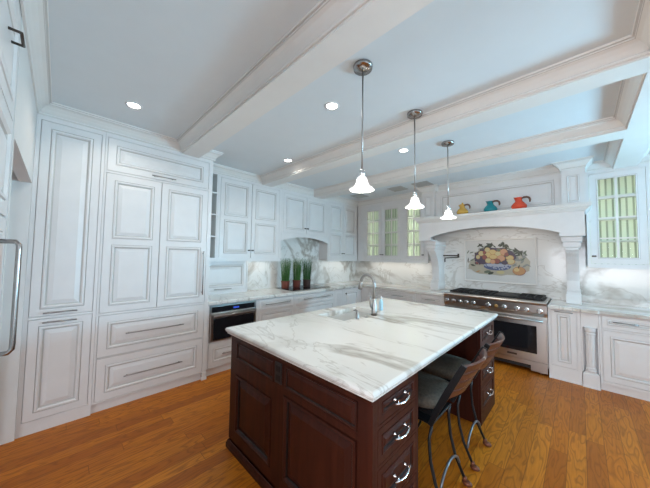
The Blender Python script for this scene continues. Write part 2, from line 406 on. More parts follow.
def latch(parent, x, z, y=0.0):
    return MB().box(x-0.022, x+0.022, y-0.014, y-0.0005, z-0.010, z+0.010, bev=0.003).build('knob', 'bronze', parent)
def raised(m, x0, x1, z0, z1, y, sc=1.0, field=True):
    """concentric raised panel filling an opening; frame face at y"""
    def R(i, d): return [(x0+i, y+d, z0+i), (x1-i, y+d, z0+i), (x1-i, y+d, z1-i), (x0+i, y+d, z1-i)]
    s = sc
    st = [(0, 0), (0.004*s, 0.0), (0.008*s, 0.006*s), (0.011*s, -0.004*s), (0.022*s, -0.006*s), (0.030*s, 0.004*s), (0.034*s, 0.011*s), (0.039*s, 0.011*s), (0.070*s, 0.001)]
    mi = [0, 1, 0, 0, 0, 1, 1, 0, 0]
    lim = min(x1-x0, z1-z0)/2-0.004
    st2 = [(min(i, lim), d) for i, d in st]
    m.loops([R(i, d) for i, d in st2], mi, False, True)
def door_mesh(x0, x1, z0, z1, panels=1, split=None, fw=0.058, t=0.019, y=0.0, sc=1.0, cols=1, ro=None):
    """slab door with stiles and rails, raised panels"""
    m = MB(); g = 0.0
    zs = [z0+fw]
    if split:
        for sp in split: zs += [sp-fw*0.45, sp+fw*0.45]
    zs.append(z1-fw)
    xs = [x0+fw, x1-fw]
    m.box(x0, x0+fw, y, y+t, z0, z1); m.box(x1-fw, x1, y, y+t, z0, z1)
    m.box(x0+fw, x1-fw, y, y+t, z0, z0+fw); m.box(x0+fw, x1-fw, y, y+t, z1-fw, z1)
    for i in range(1, len(zs)-1, 2): m.box(x0+fw, x1-fw, y, y+t, zs[i], zs[i+1])
    for i in range(0, len(zs), 2):
        raised(m, x0+fw, x1-fw, zs[i], zs[i+1], y, sc)
    return m
def frame_and_fronts(root, W, z0, z1, depth, openings, mats=('paint', 'glaze'), hollow=False, body_z0=None, name_frame='face_frame', t=0.02, x_off=0.0):
    xs = sorted({x_off, x_off+W} | {round(a, 4) for o in openings for a in (o[0], o[1])})
    zs = sorted({z0, z1} | {round(a, 4) for o in openings for a in (o[2], o[3])})
    m = MB()
    for j in range(len(zs)-1):
        run = None
        for i in range(len(xs)-1):
            cx, cz = (xs[i]+xs[i+1])/2, (zs[j]+zs[j+1])/2
            solid = not any(o[0] < cx < o[1] and o[2] < cz < o[3] for o in openings)
            if solid and run is None: run = xs[i]
            if not solid and run is not None: m.box(run, xs[i], 0, t, zs[j], zs[j+1]); run = None
        if run is not None: m.box(run, xs[-1], 0, t, zs[j], zs[j+1])
    m.build(name_frame, mats[0], root)
G = 0.004
def slab_front(root, o, kind='drawer', handle=None, split=None, fw=None, sc=1.0, mats=('paint', 'glaze'), hmat='nickel', name=None):
    x0, x1, z0, z1 = o[0]+G, o[1]-G, o[2]+G, o[3]-G
    if fw is None: fw = 0.055 if kind == 'door' else min(0.04, (z1-z0)*0.2)
    d = door_mesh(x0, x1, z0, z1, split=split, fw=fw, sc=sc).build(name or kind, mats, root)
    if handle:
        hk = handle[0]
        if hk == 'h': bar_handle(d, handle[1], handle[2], handle[3], mat=hmat)
        elif hk == 'v': bar_handle(d, handle[1], None, (handle[2], handle[3]), vertical=True, mat=hmat)
        elif hk == 'k': knob(d, handle[1], handle[2])
        elif hk == 'l': latch(d, handle[1], handle[2])
    return d
def body(root, W, z0, z1, depth, mat='paint', x_off=0.0, y0=0.021, name='carcass'):
    return MB().box(x_off, x_off+W, y0, depth, z0, z1).build(name, [mat], root)
def toe(root, W, depth, h=0.10, rec=0.05, mat='paint', x_off=0.0):
    return MB().box(x_off, x_off+W, rec, depth, 0.0005, h).build('toe_kick', mat, root)
def shoe(root, W, h=0.085, mat='paint'):
    return MB().box(0, W, 0.0, 0.02, 0.0005, h).build('base_trim', mat, root)

# ---------------------------------------------------------------- tall cabinets on the left wall
R90 = PI/2
TD = 0.70
# pantry
W = 0.272+0.165
pan = thing('pantry_cabinet', 'tall narrow white pantry cabinet in the left corner, one long door over one short door', 'cabinet', (XT, -0.179, 0), R90)
W = 0.272-(-0.179)
opn = [(0.027, W-0.025, 0.955, 2.635), (0.027, W-0.025, 0.105, 0.935)]
frame_and_fronts(pan, W, 0.088, ZC-0.001, TD, opn); body(pan, W, 0.088, ZC-0.001, TD)
slab_front(pan, opn[0], 'door', ('h', 0.13, 0.30, 0.985), fw=0.052, sc=1.1)
slab_front(pan, opn[1], 'door', ('h', 0.13, 0.30, 0.905), fw=0.052, sc=1.1)
MB().box(0, W, 0.004, TD, 0.0005, 0.0875).build('base_trim', 'paint', pan)
# panelled refrigerator column
fr = thing('panelled_refrigerator', 'wide tall white panelled refrigerator with paired doors and two long drawers', 'refrigerator', (XT, 0.274, 0), R90)
W = 1.308-0.274
X = lambda y: y-0.274
opn = [(X(0.29), X(1.262), 2.305, 2.635), (X(0.29), X(0.762), 0.925, 2.285), (X(0.762), X(1.262), 0.925, 2.285), (X(0.29), X(1.262), 0.508, 0.905), (X(0.29), X(1.262), 0.10, 0.500)]
frame_and_fronts(fr, W, 0.088, ZC-0.001, TD, opn); body(fr, W, 0.088, ZC-0.001, TD)
slab_front(fr, opn[0], 'flap_door', ('h', X(0.68), X(0.87), 2.335), fw=0.06, name='flap_door')
slab_front(fr, opn[1], 'door', None, split=[1.612], fw=0.058)
slab_front(fr, opn[2], 'door', ('v', X(1.222), 1.04, 1.52), split=[1.612], fw=0.058)
slab_front(fr, opn[3], 'drawer', ('h', X(0.52), X(1.01), 0.708), fw=0.062)
slab_front(fr, opn[4], 'drawer', ('h', X(0.52), X(1.01), 0.292), fw=0.062)
MB().box(0, W-0.046, 0.03, TD, 0.0005, 0.0875).build('toe_kick', 'paint', fr)
MB().box(W-0.045, W, -0.004, 0.02, 0.0005, 0.0875).box(W-0.052, W+0.006, -0.012, 0.02, 0.0005, 0.03).build('foot', 'paint', fr)

# ---------------------------------------------------------------- upper cabinets on the left wall
UD = XU-XA-0.003
ZU0, ZU1 = 1.405, 2.635
def light_rail(root, x0, x1, z=ZU0):
    MB().box(x0, x1, -0.008, 0.03, z, z+0.018).box(x0, x1, -0.003, 0.03, z+0.018, z+0.03).build('light_rail', 'paint', root)
# open end shelves
sh = thing('end_shelf_cabinet', 'narrow open white shelf unit between the tall refrigerator and the upper cabinets', 'shelf', (XU, 1.311, 0), R90)
W = 1.575-1.311
m = MB(); m.box(0, 0.125, 0, UD, ZU0+0.03, ZC-0.001); m.box(W-0.018, W, 0, UD, ZU0+0.03, ZC-0.001); m.box(0.125, W-0.018, 0, UD, 2.66, ZC-0.001); m.box(0.125, W-0.018, 0, UD, ZU0+0.03, ZU0+0.05)
m.build('carcass', 'paint', sh)
MB().box(0.126, W-0.019, UD-0.012, UD-0.002, ZU0+0.051, 2.659).build('back_panel', 'bead', sh)
for z in (2.39, 2.075, 1.76): MB().box(0.126, W-0.019, 0.003, UD-0.013, z-0.009, z+0.009).build('shelf', 'paint', sh)
light_rail(sh, 0, W)
def upper(name, label, y0, y1, doors, z0=ZU0+0.03, split=None, hz=None, fw=0.058, rail=True):
    r = thing(name, label, 'cabinet', (XU, y0, 0), R90); W = y1-y0
    opn = [(a-y0, b-y0, z0+0.022, ZU1) for a, b in doors]
    frame_and_fronts(r, W, z0, ZC-0.001, UD, opn); body(r, W, z0, ZC-0.001, UD)
    mid = sum((doors[0][1], doors[1][0]))/2-y0
    for q, o in enumerate(opn):
        slab_front(r, o, 'door', ('l', (o[1]-0.03 if q == 0 else o[0]+0.03), hz), split=split, fw=fw)
    if rail: light_rail(r, 0, W)
    return r
u1 = upper('upper_cabinet', 'wide white upper cabinet with two four-panel doors left of the arched cooktop alcove', 1.577, 2.70, [(1.612, 2.122), (2.122, 2.655)], split=[2.05], hz=1.575)
u3 = upper('upper_cabinet', 'white upper cabinet in the back left corner right of the arched alcove', 3.872, YU-0.012, [(3.895, 4.365), (4.365, 4.84)], split=[2.01], hz=1.565)
# cooktop alcove cabinet with arched valance
ca = thing('alcove_hood_cabinet', 'short white upper cabinet with arched valance above the cooktop and grass pots', 'cabinet', (XU, 2.702, 0), R90)
W = 3.870-2.702
opn = [(0.04, W/2, 1.915, ZU1-0.02), (W/2, W-0.04, 1.915, ZU1-0.02)]
frame_and_fronts(ca, W, 1.895, ZC-0.001, UD, opn); body(ca, W, 1.895, ZC-0.001, UD)
for q, o in enumerate(opn): slab_front(ca, o, 'door', ('l', (o[1]-0.03 if q == 0 else o[0]+0.03), 2.02), fw=0.052)
arc = [(0, 1.8945), (0, 1.77), (0.03, 1.77)]
for i in range(13):
    a = i/12; arc.append((0.035+(W-0.07)*a, 1.775+0.075*math.sin(PI*a)**0.75))
arc += [(W-0.03, 1.77), (W, 1.77), (W, 1.8945)]
m = MB(); m.prism(arc, 0, 0.02, 'xz'); m.build('arched_valance', 'paint', ca)
MB().box(0, W, -0.006, 0.0, 1.872, 1.888).build('moulding', 'paint', ca)

# ---------------------------------------------------------------- base cabinets on the left wall
BD = XB-XA-0.003; ZT = 0.92; ZK = 0.874
def base(name, label, loc, rz, W, opn, depth, toe_rec=0.03):
    r = thing(name, label, 'cabinet', loc, rz)
    frame_and_fronts(r, W, 0.088, ZK-0.0005, depth, opn); body(r, W, 0.088, ZK-0.0005, depth)
    MB().box(0, W, toe_rec, depth, 0.0005, 0.0875).build('toe_kick', 'paint', r)
    return r
# microwave base: hollow frame for the oven
y0 = 1.310; W = 2.012-y0
mb_ = thing('microwave_base_cabinet', 'white base cabinet around the built-in microwave, one drawer below', 'cabinet', (XB, y0, 0), R90)
opn = [(0.03, W-0.02, 0.408, 0.866), (0.03, W-0.02, 0.10, 0.392)]
frame_and_fronts(mb_, W, 0.088, ZK-0.0005, BD, opn)
m = MB(); m.box(0, 0.02, 0.021, BD, 0.088, ZK-0.0005); m.box(W-0.015, W, 0.021, BD, 0.088, ZK-0.0005); m.box(0.02, W-0.015, 0.021, BD, 0.088, 0.40); m.build('carcass', 'paint', mb_)
slab_front(mb_, opn[1], 'drawer', ('h', 0.22, 0.46, 0.25), fw=0.05)
MB().box(0, W, 0.03, BD, 0.0005, 0.0875).build('toe_kick', 'paint', mb_)
mw = thing('microwave_oven', 'built-in stainless microwave with black glass and blue display under the counter', 'microwave', (XB, y0, 0), R90)
MB().box(0.034, W-0.024, 0.0, 0.45, 0.411, 0.863).build('housing', 'steel', mw)
MB().box(0.06, W-0.05, -0.006, -0.0005, 0.775, 0.842).build('control_panel', 'blackglass', mw)
MB().box(0.34, 0.42, -0.0075, -0.0065, 0.798, 0.818).build('display', 'displayblue', mw)
dm = MB(); dm.box(0.04, W-0.03, -0.022, -0.0005, 0.42, 0.765, bev=0.004); dd = dm.build('door', 'steel', mw)
MB().box(0.075, W-0.065, -0.026, -0.0225, 0.435, 0.70).build('window_glass', 'blackglass', dd)
bar_handle(dd, 0.09, W-0.08, 0.735, y=-0.0225, r=0.008, out=0.03, mat='steel')
# drawer bases
def drawers_base(name, label, y0, y1, x0=None, hx=None):
    W = y1-y0; r_op = [(0.022, W-0.022, 0.712, 0.866), (0.022, W-0.022, 0.415, 0.698), (0.022, W-0.022, 0.105, 0.401)]
    r = base(name, label, (XB, y0, 0), R90, W, r_op, BD)
    for o in r_op: slab_front(r, o, 'drawer', ('h', W*0.2, W*0.8, (o[2]+o[3])/2+0.0), fw=0.035, sc=0.7)
    return r
drawers_base('drawer_base_cabinet', 'white three-drawer base cabinet between the microwave and the cooktop drawers', 2.014, 2.690)
drawers_base('drawer_base_cabinet', 'wide white three-drawer base cabinet under the cooktop', 2.692, 3.672)
# narrow fluted pull-out and corner door
y0 = 3.674; W = 0.212
fl = base('fluted_pullout_cabinet', 'very narrow white fluted pull-out beside the corner base cabinet on the left wall', (XB, y0, 0), R90, W, [(0.02, W-0.02, 0.105, 0.866)], BD)
m = MB(); m.box(0.024, W-0.024, 0.003, 0.02, 0.109, 0.862)
for i in range(5): xx = 0.045+i*0.027; m.box(xx, xx+0.013, -0.004, 0.003, 0.16, 0.81, bev=0.003)
d = m.build('door', 'paint', fl)
y0 = 3.888; W = YBF-0.002-y0
cb = base('corner_base_cabinet', 'white base cabinet in the back left corner with one knobbed door', (XB, y0, 0), R90, W, [(0.03, W-0.06, 0.105, 0.866)], BD)
slab_front(cb, (0.03, W-0.06, 0.105, 0.866), 'door', ('k', 0.075, 0.78), fw=0.055)

# ---------------------------------------------------------------- range wall, left of range
BDB = YB-YBF-0.003
bl = base('drawer_base_cabinet', 'white base cabinet on the range wall nearest the corner, wide drawer over doors', (XB+0.004, YBF, 0), 0, 1.226, [(0.15, 1.19, 0.712, 0.866), (0.15, 0.67, 0.105, 0.698), (0.67, 1.19, 0.105, 0.698)], BDB)
slab_front(bl, (0.15, 1.19, 0.712, 0.866), 'drawer', ('h', 0.75, 0.95, 0.79), fw=0.035, sc=0.7)
slab_front(bl, (0.15, 0.67, 0.105, 0.698), 'door', ('k', 0.63, 0.64)); slab_front(bl, (0.67, 1.19, 0.105, 0.698), 'door', ('k', 0.71, 0.64))
b2 = base('narrow_base_cabinet', 'narrow white base cabinet touching the left side of the range', (-2.068, YBF, 0), 0, 0.463, [(0.025, 0.435, 0.712, 0.866), (0.025, 0.435, 0.105, 0.698)], BDB)
slab_front(b2, (0.025, 0.435, 0.712, 0.866), 'drawer', ('h', 0.16, 0.30, 0.79), fw=0.035, sc=0.7)
slab_front(b2, (0.025, 0.435, 0.105, 0.698), 'door', ('k', 0.40, 0.64))
# ---------------------------------------------------------------- right of range
RX0 = -0.318
b3 = base('narrow_base_cabinet', 'narrow white base cabinet with one tall door right of the range', (RX0, YBF, 0), 0, 0.302, [(0.028, 0.268, 0.165, 0.866)], BDB, toe_rec=0.0)
slab_front(b3, (0.028, 0.268, 0.165, 0.866), 'door', ('h', 0.085, 0.215, 0.848), fw=0.05)
MB().box(0, 0.302, -0.010, -0.0005, 0.0005, 0.02).build('shoe_moulding', 'paint', b3)
# pilaster with turned column
pl = thing('turned_pilaster', 'white pilaster with turned column between the two base cabinets right of the range', 'pilaster', (-0.014, YBF, 0), 0)
m = MB(); m.box(0, 0.150, 0.075, BDB, 0.0005, ZK-0.0005); m.box(0, 0.012, 0.0, 0.075, 0.17, 0.70); m.box(0.138, 0.15, 0.0, 0.075, 0.17, 0.70)
m.box(0, 0.15, -0.004, 0.075, 0.70, ZK-0.0005); m.build('backing', 'paint', pl)
m = MB(); m.box(0.004, 0.146, -0.022, 0.0745, 0.0005, 0.155); m.loops([[(a, b, z) for a, b in ((0.004+i, -0.022+i), (0.146-i, -0.022+i), (0.146-i, 0.0745), (0.004+i, 0.0745))] for z, i in ((0.155, 0), (0.185, 0.028))], 0, True, True)
m.box(0, 0.15, -0.028, 0.0745, 0.0005, 0.018); m.build('plinth', 'paint', pl)
prof = [(0.046, 0.185), (0.052, 0.19), (0.052, 0.202), (0.044, 0.208), (0.048, 0.216), (0.048, 0.226), (0.039, 0.236), (0.041, 0.26), (0.041, 0.60), (0.038, 0.615), (0.047, 0.622), (0.047, 0.634), (0.040, 0.64), (0.051, 0.66), (0.053, 0.675), (0.053, 0.699)]
L = []
for r, h in prof:
    l = []
    for i in range(32):
        a = 2*PI*i/32; rr = r-(0.004 if (i % 4 == 0 and 0.25 < h < 0.61) else 0)
        l.append((0.075+rr*math.cos(a), 0.020+rr*math.sin(a), h))
    L.append(l)
MB().loops(L, 0, True, True, False).build('column', 'paint', pl)
b4 = base('wide_base_cabinet', 'wide white base cabinet at the right edge, drawer over two square-panelled doors', (0.138, YBF, 0), 0, 1.10, [(0.02, 0.98, 0.715, 0.862), (0.02, 0.50, 0.115, 0.695), (0.50, 0.98, 0.115, 0.695)], BDB, toe_rec=0.03)
slab_front(b4, (0.02, 0.98, 0.715, 0.862), 'drawer', ('h', 0.13, 0.28, 0.80), fw=0.035, sc=0.7)
slab_front(b4, (0.02, 0.50, 0.115, 0.695), 'door', ('k', 0.47, 0.64)); slab_front(b4, (0.50, 0.98, 0.115, 0.695), 'door', ('k', 0.53, 0.64))
b5 = base('wide_base_cabinet', 'white base cabinet past the right edge of the picture', (1.24, YBF, 0), 0, 1.35, [(0.02, 0.675, 0.115, 0.862), (0.675, 1.33, 0.115, 0.862)], BDB)
for o in ((0.02, 0.675, 0.115, 0.862), (0.675, 1.33, 0.115, 0.862)): slab_front(b5, o, 'door', ('k', 0.63 if o[0] < 0.3 else 0.72, 0.78))

# ---------------------------------------------------------------- countertops and backsplash
def prof_slab(m, poly, z0, z1, b=0.008):
    pass
OV = 0.03
cx = XB+OV; cy = YBF-OV
poly = [(XA+0.003, 1.312), (cx, 1.312), (cx, cy), (-1.607, cy), (-1.607, YB-0.003), (XA+0.003, YB-0.003)]
o = MB().prism(poly, ZK, ZT, 'xy').build('marble_countertop', 'marble2', None, bevel=0.009, seg=2)
tag(o, 'L-shaped marble countertop running along the left wall to the range', 'countertop')
o = MB().prism([(RX0, cy), (-0.016, cy), (-0.016, cy-0.03), (0.14, cy-0.03), (0.14, cy), (2.59, cy), (2.59, YB-0.003), (RX0, YB-0.003)], ZK, ZT, 'xy').build('marble_countertop', 'marble2', None, bevel=0.009, seg=2)
tag(o, 'marble countertop on the white base cabinets right of the range', 'countertop')
m = MB(); m.box(XA+0.001, XA+0.02, 1.312, YB-0.003, ZT+0.001, ZU0-0.001); m.box(XA+0.001, XA+0.02, 2.705, 3.868, ZU0-0.001, 1.894)
o = m.build('marble_backsplash', 'splash'); tag(o, 'white veined marble backsplash on the left wall behind the grass pots', 'backsplash')
m = MB(); m.box(XA+0.021, -2.03, YB-0.02, YB-0.001, ZT+0.001, ZU0+0.0); m.box(-2.03, 0.05, YB-0.02, YB-0.001, ZT+0.001, 2.20); m.box(0.05, 2.59, YB-0.02, YB-0.001, ZT+0.001, ZU0+0.0)
o = m.build('marble_backsplash', 'splash'); tag(o, 'white veined marble backsplash on the range wall around the fruit mural', 'backsplash')

# appliance garage under first upper
ag = thing('appliance_garage', 'low cream framed appliance garage door on the counter left of the marble backsplash', 'cabinet', (-3.80, 1.325, 0), R90)
W = 0.80
frame_and_fronts(ag, W, ZT+0.001, ZU0+0.028, 0.15, [(0.02, W-0.02, ZT+0.05, ZU0+0.0)]); body(ag, W, ZT+0.001, ZU0+0.028, 0.155)
slab_front(ag, (0.02, W-0.02, ZT+0.05, ZU0+0.0), 'door', ('h', 0.28, 0.5, ZT+0.075), fw=0.045)

# ---------------------------------------------------------------- glass upper cabinets on the range wall
UDB = YB-YU-0.003
def glass_cab(name, label, x0, x1, doors, z1=2.60, nrow=4, ncol=2, shelves=(1.75, 2.04, 2.33), knobs=(), lit=8.0, fw=0.062, solid_left=0.0):
    r = thing(name, label, 'cabinet', (x0, YU, 0)); W = x1-x0
    z0 = ZU0+0.03; opn = [(a-x0, b-x0, z0+0.022, z1) for a, b in doors]
    frame_and_fronts(r, W, z0, ZC-0.001, UDB, opn)
    m = MB(); t = 0.016
    m.box(0, t+solid_left, 0.021, UDB, z0, ZC-0.001); m.box(W-t, W, 0.021, UDB, z0, ZC-0.001)
    m.box(t+solid_left, W-t, 0.021, UDB, z0, z0+t); m.box(t+solid_left, W-t, 0.021, UDB, z1+0.03, ZC-0.001)
    m.build('carcass', 'paint', r)
    m = MB(); xx = t+solid_left+0.001
    m.box(xx, W-t-0.001, UDB-0.012, UDB-0.002, z0+t+0.001, z1+0.029, 1)
    while xx < W-t-0.03:
        m.box(xx+0.009, min(xx+0.050, W-t-0.002), UDB-0.018, UDB-0.012, z0+t+0.001, z1+0.029); xx += 0.06
    m.build('beadboard_back', ['bead', 'beadgroove'], r)
    for z in shelves: MB().box(t+solid_left+0.001, W-t-0.001, 0.03, UDB-0.02, z-0.008, z+0.008).build('shelf', 'paint', r)
    for q, o in enumerate(opn):
        a, b, c, d = o[0]+G, o[1]-G, o[2]+G, o[3]-G
        m = MB(); m.box(a, a+fw, 0, 0.019, c, d); m.box(b-fw, b, 0, 0.019, c, d); m.box(a+fw, b-fw, 0, 0.019, c, c+fw); m.box(a+fw, b-fw, 0, 0.019, d-fw, d)
        iw, ih = b-a-2*fw, d-c-2*fw
        # glaze line and bead around the glass
        def RR(i, y): return [(a+fw+i, y, c+fw+i), (b-fw-i, y, c+fw+i), (b-fw-i, y, d-fw-i), (a+fw+i, y, d-fw-i)]
        m.loops([RR(0.0, -0.001), RR(0.004, 0.0), RR(0.008, -0.004), RR(0.014, -0.004), RR(0.018, 0.006)], [1, 0, 0, 1, 1])
        for j in range(1, ncol): xx = a+fw+iw*j/ncol; m.box(xx-0.010, xx+0.010, 0.001, 0.014, c+fw, d-fw)
        for j in range(1, nrow): zz = c+fw+ih*j/nrow; m.box(a+fw, b-fw, 0.002, 0.013, zz-0.009, zz+0.009)
        dd = m.build('door', ['paint', 'glaze'], r)
        MB().box(a+fw*0.9, b-fw*0.9, 0.0145, 0.0175, c+fw*0.9, d-fw*0.9).build('glass', 'glass', dd)
        if q < len(knobs): latch(dd, knobs[q]-x0, 1.555)
    for xs_, ry in ((t+solid_left+0.004, 1), (W-t-0.004, -1)):
        MB().box(xs_-0.003, xs_+0.003, 0.034, 0.044, z0+0.05, z1).build('light_strip', 'ledstrip', r)
        l = light('AREA', 'cabinet_light', (xs_+0.008*ry, 0.040, (z0+z1)/2), lit/2, (0.97, 1.0, 0.84), r, shape='RECTANGLE', size=0.012, size_y=z1-z0-0.1)
        l.rotation_euler = Vector((0.75*ry, 1, 0)).to_track_quat('-Z', 'Y').to_euler()
    light_rail(r, 0, W)
    return r
glass_cab('glass_door_cabinet', 'white upper cabinet with two glass doors in the back left corner', XU+0.006, -2.592, [(-3.52, -3.065), (-3.065, -2.61)], knobs=(-3.09, -3.04), lit=2.1, solid_left=0.16)
glass_cab('glass_door_cabinet', 'single glass-door white upper cabinet touching the left end of the range hood', -2.590, HX0-0.002, [(-2.55, -2.13)], knobs=(-2.155,), lit=2.1)
glass_cab('glass_door_cabinet', 'single glass-door white upper cabinet right of the range hood', HX1+0.002, 0.628, [(0.098, 0.582)], knobs=(0.128,), lit=1.7, z1=2.635)
glass_cab('glass_door_cabinet', 'glass-door white upper cabinet cut off by the right picture edge', 0.630, 1.70, [(0.655, 1.165), (1.165, 1.675)], knobs=(1.14, 1.19), lit=3, z1=2.635)
glass_cab('glass_door_cabinet', 'glass-door white upper cabinet past the right picture edge', 1.702, 2.59, [(1.73, 2.15), (2.15, 2.57)], knobs=(2.12, 2.18), lit=5.0, z1=2.635)

# ---------------------------------------------------------------- range hood of painted wood
hd = thing('range_hood', 'white wooden mantel hood with arched front above the steel range', 'range hood', (0, 0, 0))
YF = 4.46
ax0, ax1, zb, zm = HX0+0.012, HX1-0.015, 1.800, 2.105
pts = [(ax0, zb), (ax0+0.195, zb)]
pa, pb = ax0+0.195, ax1-0.235
pts += [(pa+0.0, zb+0.02)]
for i in range(17):
    a = i/16; pts.append((pa+0.01+(pb-pa-0.02)*a, zb+0.055+0.125*math.sin(PI*a)**0.8))
pts += [(pb, zb+0.05), (pb, zb), (ax1, zb), (ax1, zm), (ax0, zm)]
MB().prism(pts, YF, YF+0.03, 'xz').build('arched_fascia', 'paint', hd)
m = MB(); m.box(ax0, ax0+0.02, YF+0.0305, YU-0.002, zb, zm); m.box(ax1-0.02, ax1, YF+0.0305, YU-0.002, zb, zm)
m.box(ax0, pa-0.0, YF+0.0305, YU-0.1, zb, zb+0.02); m.box(pb, ax1, YF+0.0305, YU-0.1, zb, zb+0.02); m.build('side_panel', 'paint', hd)
MB().box(ax0+0.021, ax1-0.021, YF+0.031, YB-0.021, 2.02, 2.04).build('liner', 'nickel', hd)
SH = [(0, 2.1055), (0.010, 2.1055), (0.014, 2.115), (0.030, 2.130), (0.036, 2.145), (0.052, 2.150), (0.052, 2.165), (0.062, 2.168), (0.062, 2.200), (0, 2.200)]
m = MB().sweep([(ax1, YU-0.003), (ax1, YF), (ax0, YF), (ax0, YU-0.003)], SH, closed=False, left=False)
m = MB().sweep([(ax0, YU-0.003), (ax0, YF), (ax1, YF), (ax1, YU-0.003)], SH, closed=False, left=False)
m.box(ax0, ax1, YF, YU-0.003, 2.1055, 2.1995); m.box(ax0+0.0, ax1-0.0, YU-0.003, YB-0.022, 2.15, 2.1995)
m.build('mantel_shelf', 'trim', hd)
# upper panelling
m = MB()
m.box(HX0, HX0+0.225, YP+0.02, YB-0.022, 2.2005, ZC-0.001); m.box(HX1-0.225, HX1, YP+0.02, YB-0.022, 2.2005, ZC-0.001); m.box(HX0+0.2255, HX1-0.2255, YPN+0.02, YB-0.022, 2.2005, ZC-0.001)
m.build('upper_body', 'paint', hd)
for xx in (HX0, HX1-0.225):
    m = MB(); a, b = xx, xx+0.225; p, q, c, d = a+0.05, b-0.05, 2.245, 2.60
    m.box(a, p, YP, YP+0.02, 2.2005, ZC-0.001); m.box(q, b, YP, YP+0.02, 2.2005, ZC-0.001); m.box(p, q, YP, YP+0.02, 2.2005, c); m.box(p, q, YP, YP+0.02, d, ZC-0.001)
    raised(m, p, q, c, d, YP, 0.6); m.build('pilaster_panel', ['paint', 'glaze'], hd)
m = MB(); a, b = HX0+0.2255, HX1-0.2255; p, q, c, d = a+0.07, b-0.07, 2.245, 2.60
m.box(a, p, YPN, YPN+0.02, 2.2005, ZC-0.001); m.box(q, b, YPN, YPN+0.02, 2.2005, ZC-0.001); m.box(p, q, YPN, YPN+0.02, 2.2005, c); m.box(p, q, YPN, YPN+0.02, d, ZC-0.001)
raised(m, p, q, c, d, YPN, 1.0); m.build('centre_panel', ['paint', 'glaze'], hd)
# corbel columns
def corbel(x0, label):
    r = thing('corbel_column', label, 'corbel', (x0, 0, ZT+0.001)); w_ = 0.15
    pr = [(5.128, 0.0), (4.82, 0.0), (4.82, 0.13), (4.845, 0.135), (4.845, 0.155), (4.86, 0.16), (4.865, 0.30), (4.85, 0.42), (4.815, 0.53), (4.76, 0.62), (4.70, 0.68), (4.655, 0.715), (4.655, 0.735), (5.128, 0.735)]
    m = MB(); m.prism([(y, z) for y, z in pr], 0.012, w_-0.012, 'yz')
    m.build('shaft', 'paint', r)
    # flutes follow the front of the shaft
    for i in range(4):
        xx = 0.028+i*0.027; f = MB(); f.prism([(4.862, 0.18), (4.853, 0.18), (4.857, 0.30), (4.842, 0.42), (4.807, 0.53), (4.752, 0.62), (4.70, 0.672), (4.71, 0.68), (4.77, 0.62), (4.825, 0.53), (4.86, 0.42), (4.868, 0.30)], xx, xx+0.013, 'yz')
        f.build('flute', 'paint', r)
    m = MB(); m.box(0, w_, 4.80, 5.128, 0.0, 0.115, bev=0.004); m.box(0.004, w_-0.004, 4.81, 5.128, 0.115, 0.14)
    m.box(0.004, w_-0.004, 4.84, 5.128, 0.16, 0.178, bev=0.004); m.build('base_block', 'paint', r)
    m = MB(); m.loops([[(0.006-i, 4.65-i, z), (w_-0.006+i, 4.65-i, z), (w_-0.006+i, 5.128, z), (0.006-i, 5.128, z)] for z, i in ((0.735, 0), (0.755, 0.016), (0.80, 0.018), (0.812, 0.008), (0.822, 0.026), (0.878, 0.032))], 0, True, True)
    m.build('capital', 'paint', r); return r
corbel(-0.152, 'white fluted corbel column right of the range mural, standing on the counter')
corbel(-1.985, 'white fluted corbel column left of the pot filler, standing on the counter')

# ---------------------------------------------------------------- fruit bowl tile mural
mu = thing('tile_mural', 'pale tile panel painted with a bowl of fruit above the range', 'mural', (-1.50, YB-0.0215, 1.10))
MW, MH = 1.03, 0.74
M['tile'] = new_mat('mural_tile', (0.66, 0.67, 0.66), 0.3)
m = MB(); m.box(0.025, MW-0.025, -0.012, 0, 0.025, MH-0.025); m.build('tile_field', 'tile', mu)
m = MB()
for (a, b, c, d) in ((0, 0.025, 0, MH), (MW-0.025, MW, 0, MH), (0.025, MW-0.025, 0, 0.025), (0.025, MW-0.025, MH-0.025, MH)): m.box(a, b, -0.022, 0, c, d, bev=0.005)
m.build('frame', 'trim', mu)
pc = {'shade': (0.48, 0.45, 0.36), 'leaf': (0.045, 0.06, 0.04), 'leaf2': (0.13, 0.17, 0.12), 'grey': (0.26, 0.28, 0.27), 'yel': (0.66, 0.50, 0.22), 'pear': (0.60, 0.53, 0.28), 'peach': (0.62, 0.33, 0.20), 'red': (0.30, 0.08, 0.07), 'grape': (0.07, 0.045, 0.09), 'blue': (0.08, 0.11, 0.26), 'bluew': (0.42, 0.45, 0.55), 'ora': (0.52, 0.27, 0.10)}
pc = {q: tuple(c*0.88+g*0.12 for c, g in zip(v, (0.26, 0.25, 0.22))) for q, v in pc.items()}
keys = list(pc); mats = [new_mat('painted_'+q, pc[q], 0.35) for q in keys]
m = MB(); lay = [0]
def px2(u, v): return ((u-75)/520*MW, MH-(v-105)/325*MH)     # positions within the panel
def blob(u, v, ru, rv, key, rot=0.0, n=18, jit=0.0, pts=None):
    lay[0] += 1; y = -0.0122-lay[0]*0.00006; x0, z0 = px2(u, v); L = []
    for i in range(n):
        a = 2*PI*i/n; k_ = 1+random.uniform(-jit, jit); dx = ru/520*MW*math.cos(a)*k_; dz = rv/325*MH*math.sin(a)*k_
        L.append((x0+dx*math.cos(rot)-dz*math.sin(rot), y, z0+dx*math.sin(rot)+dz*math.cos(rot)))
    m._add(L, [tuple(range(n))[::-1]], keys.index(key))
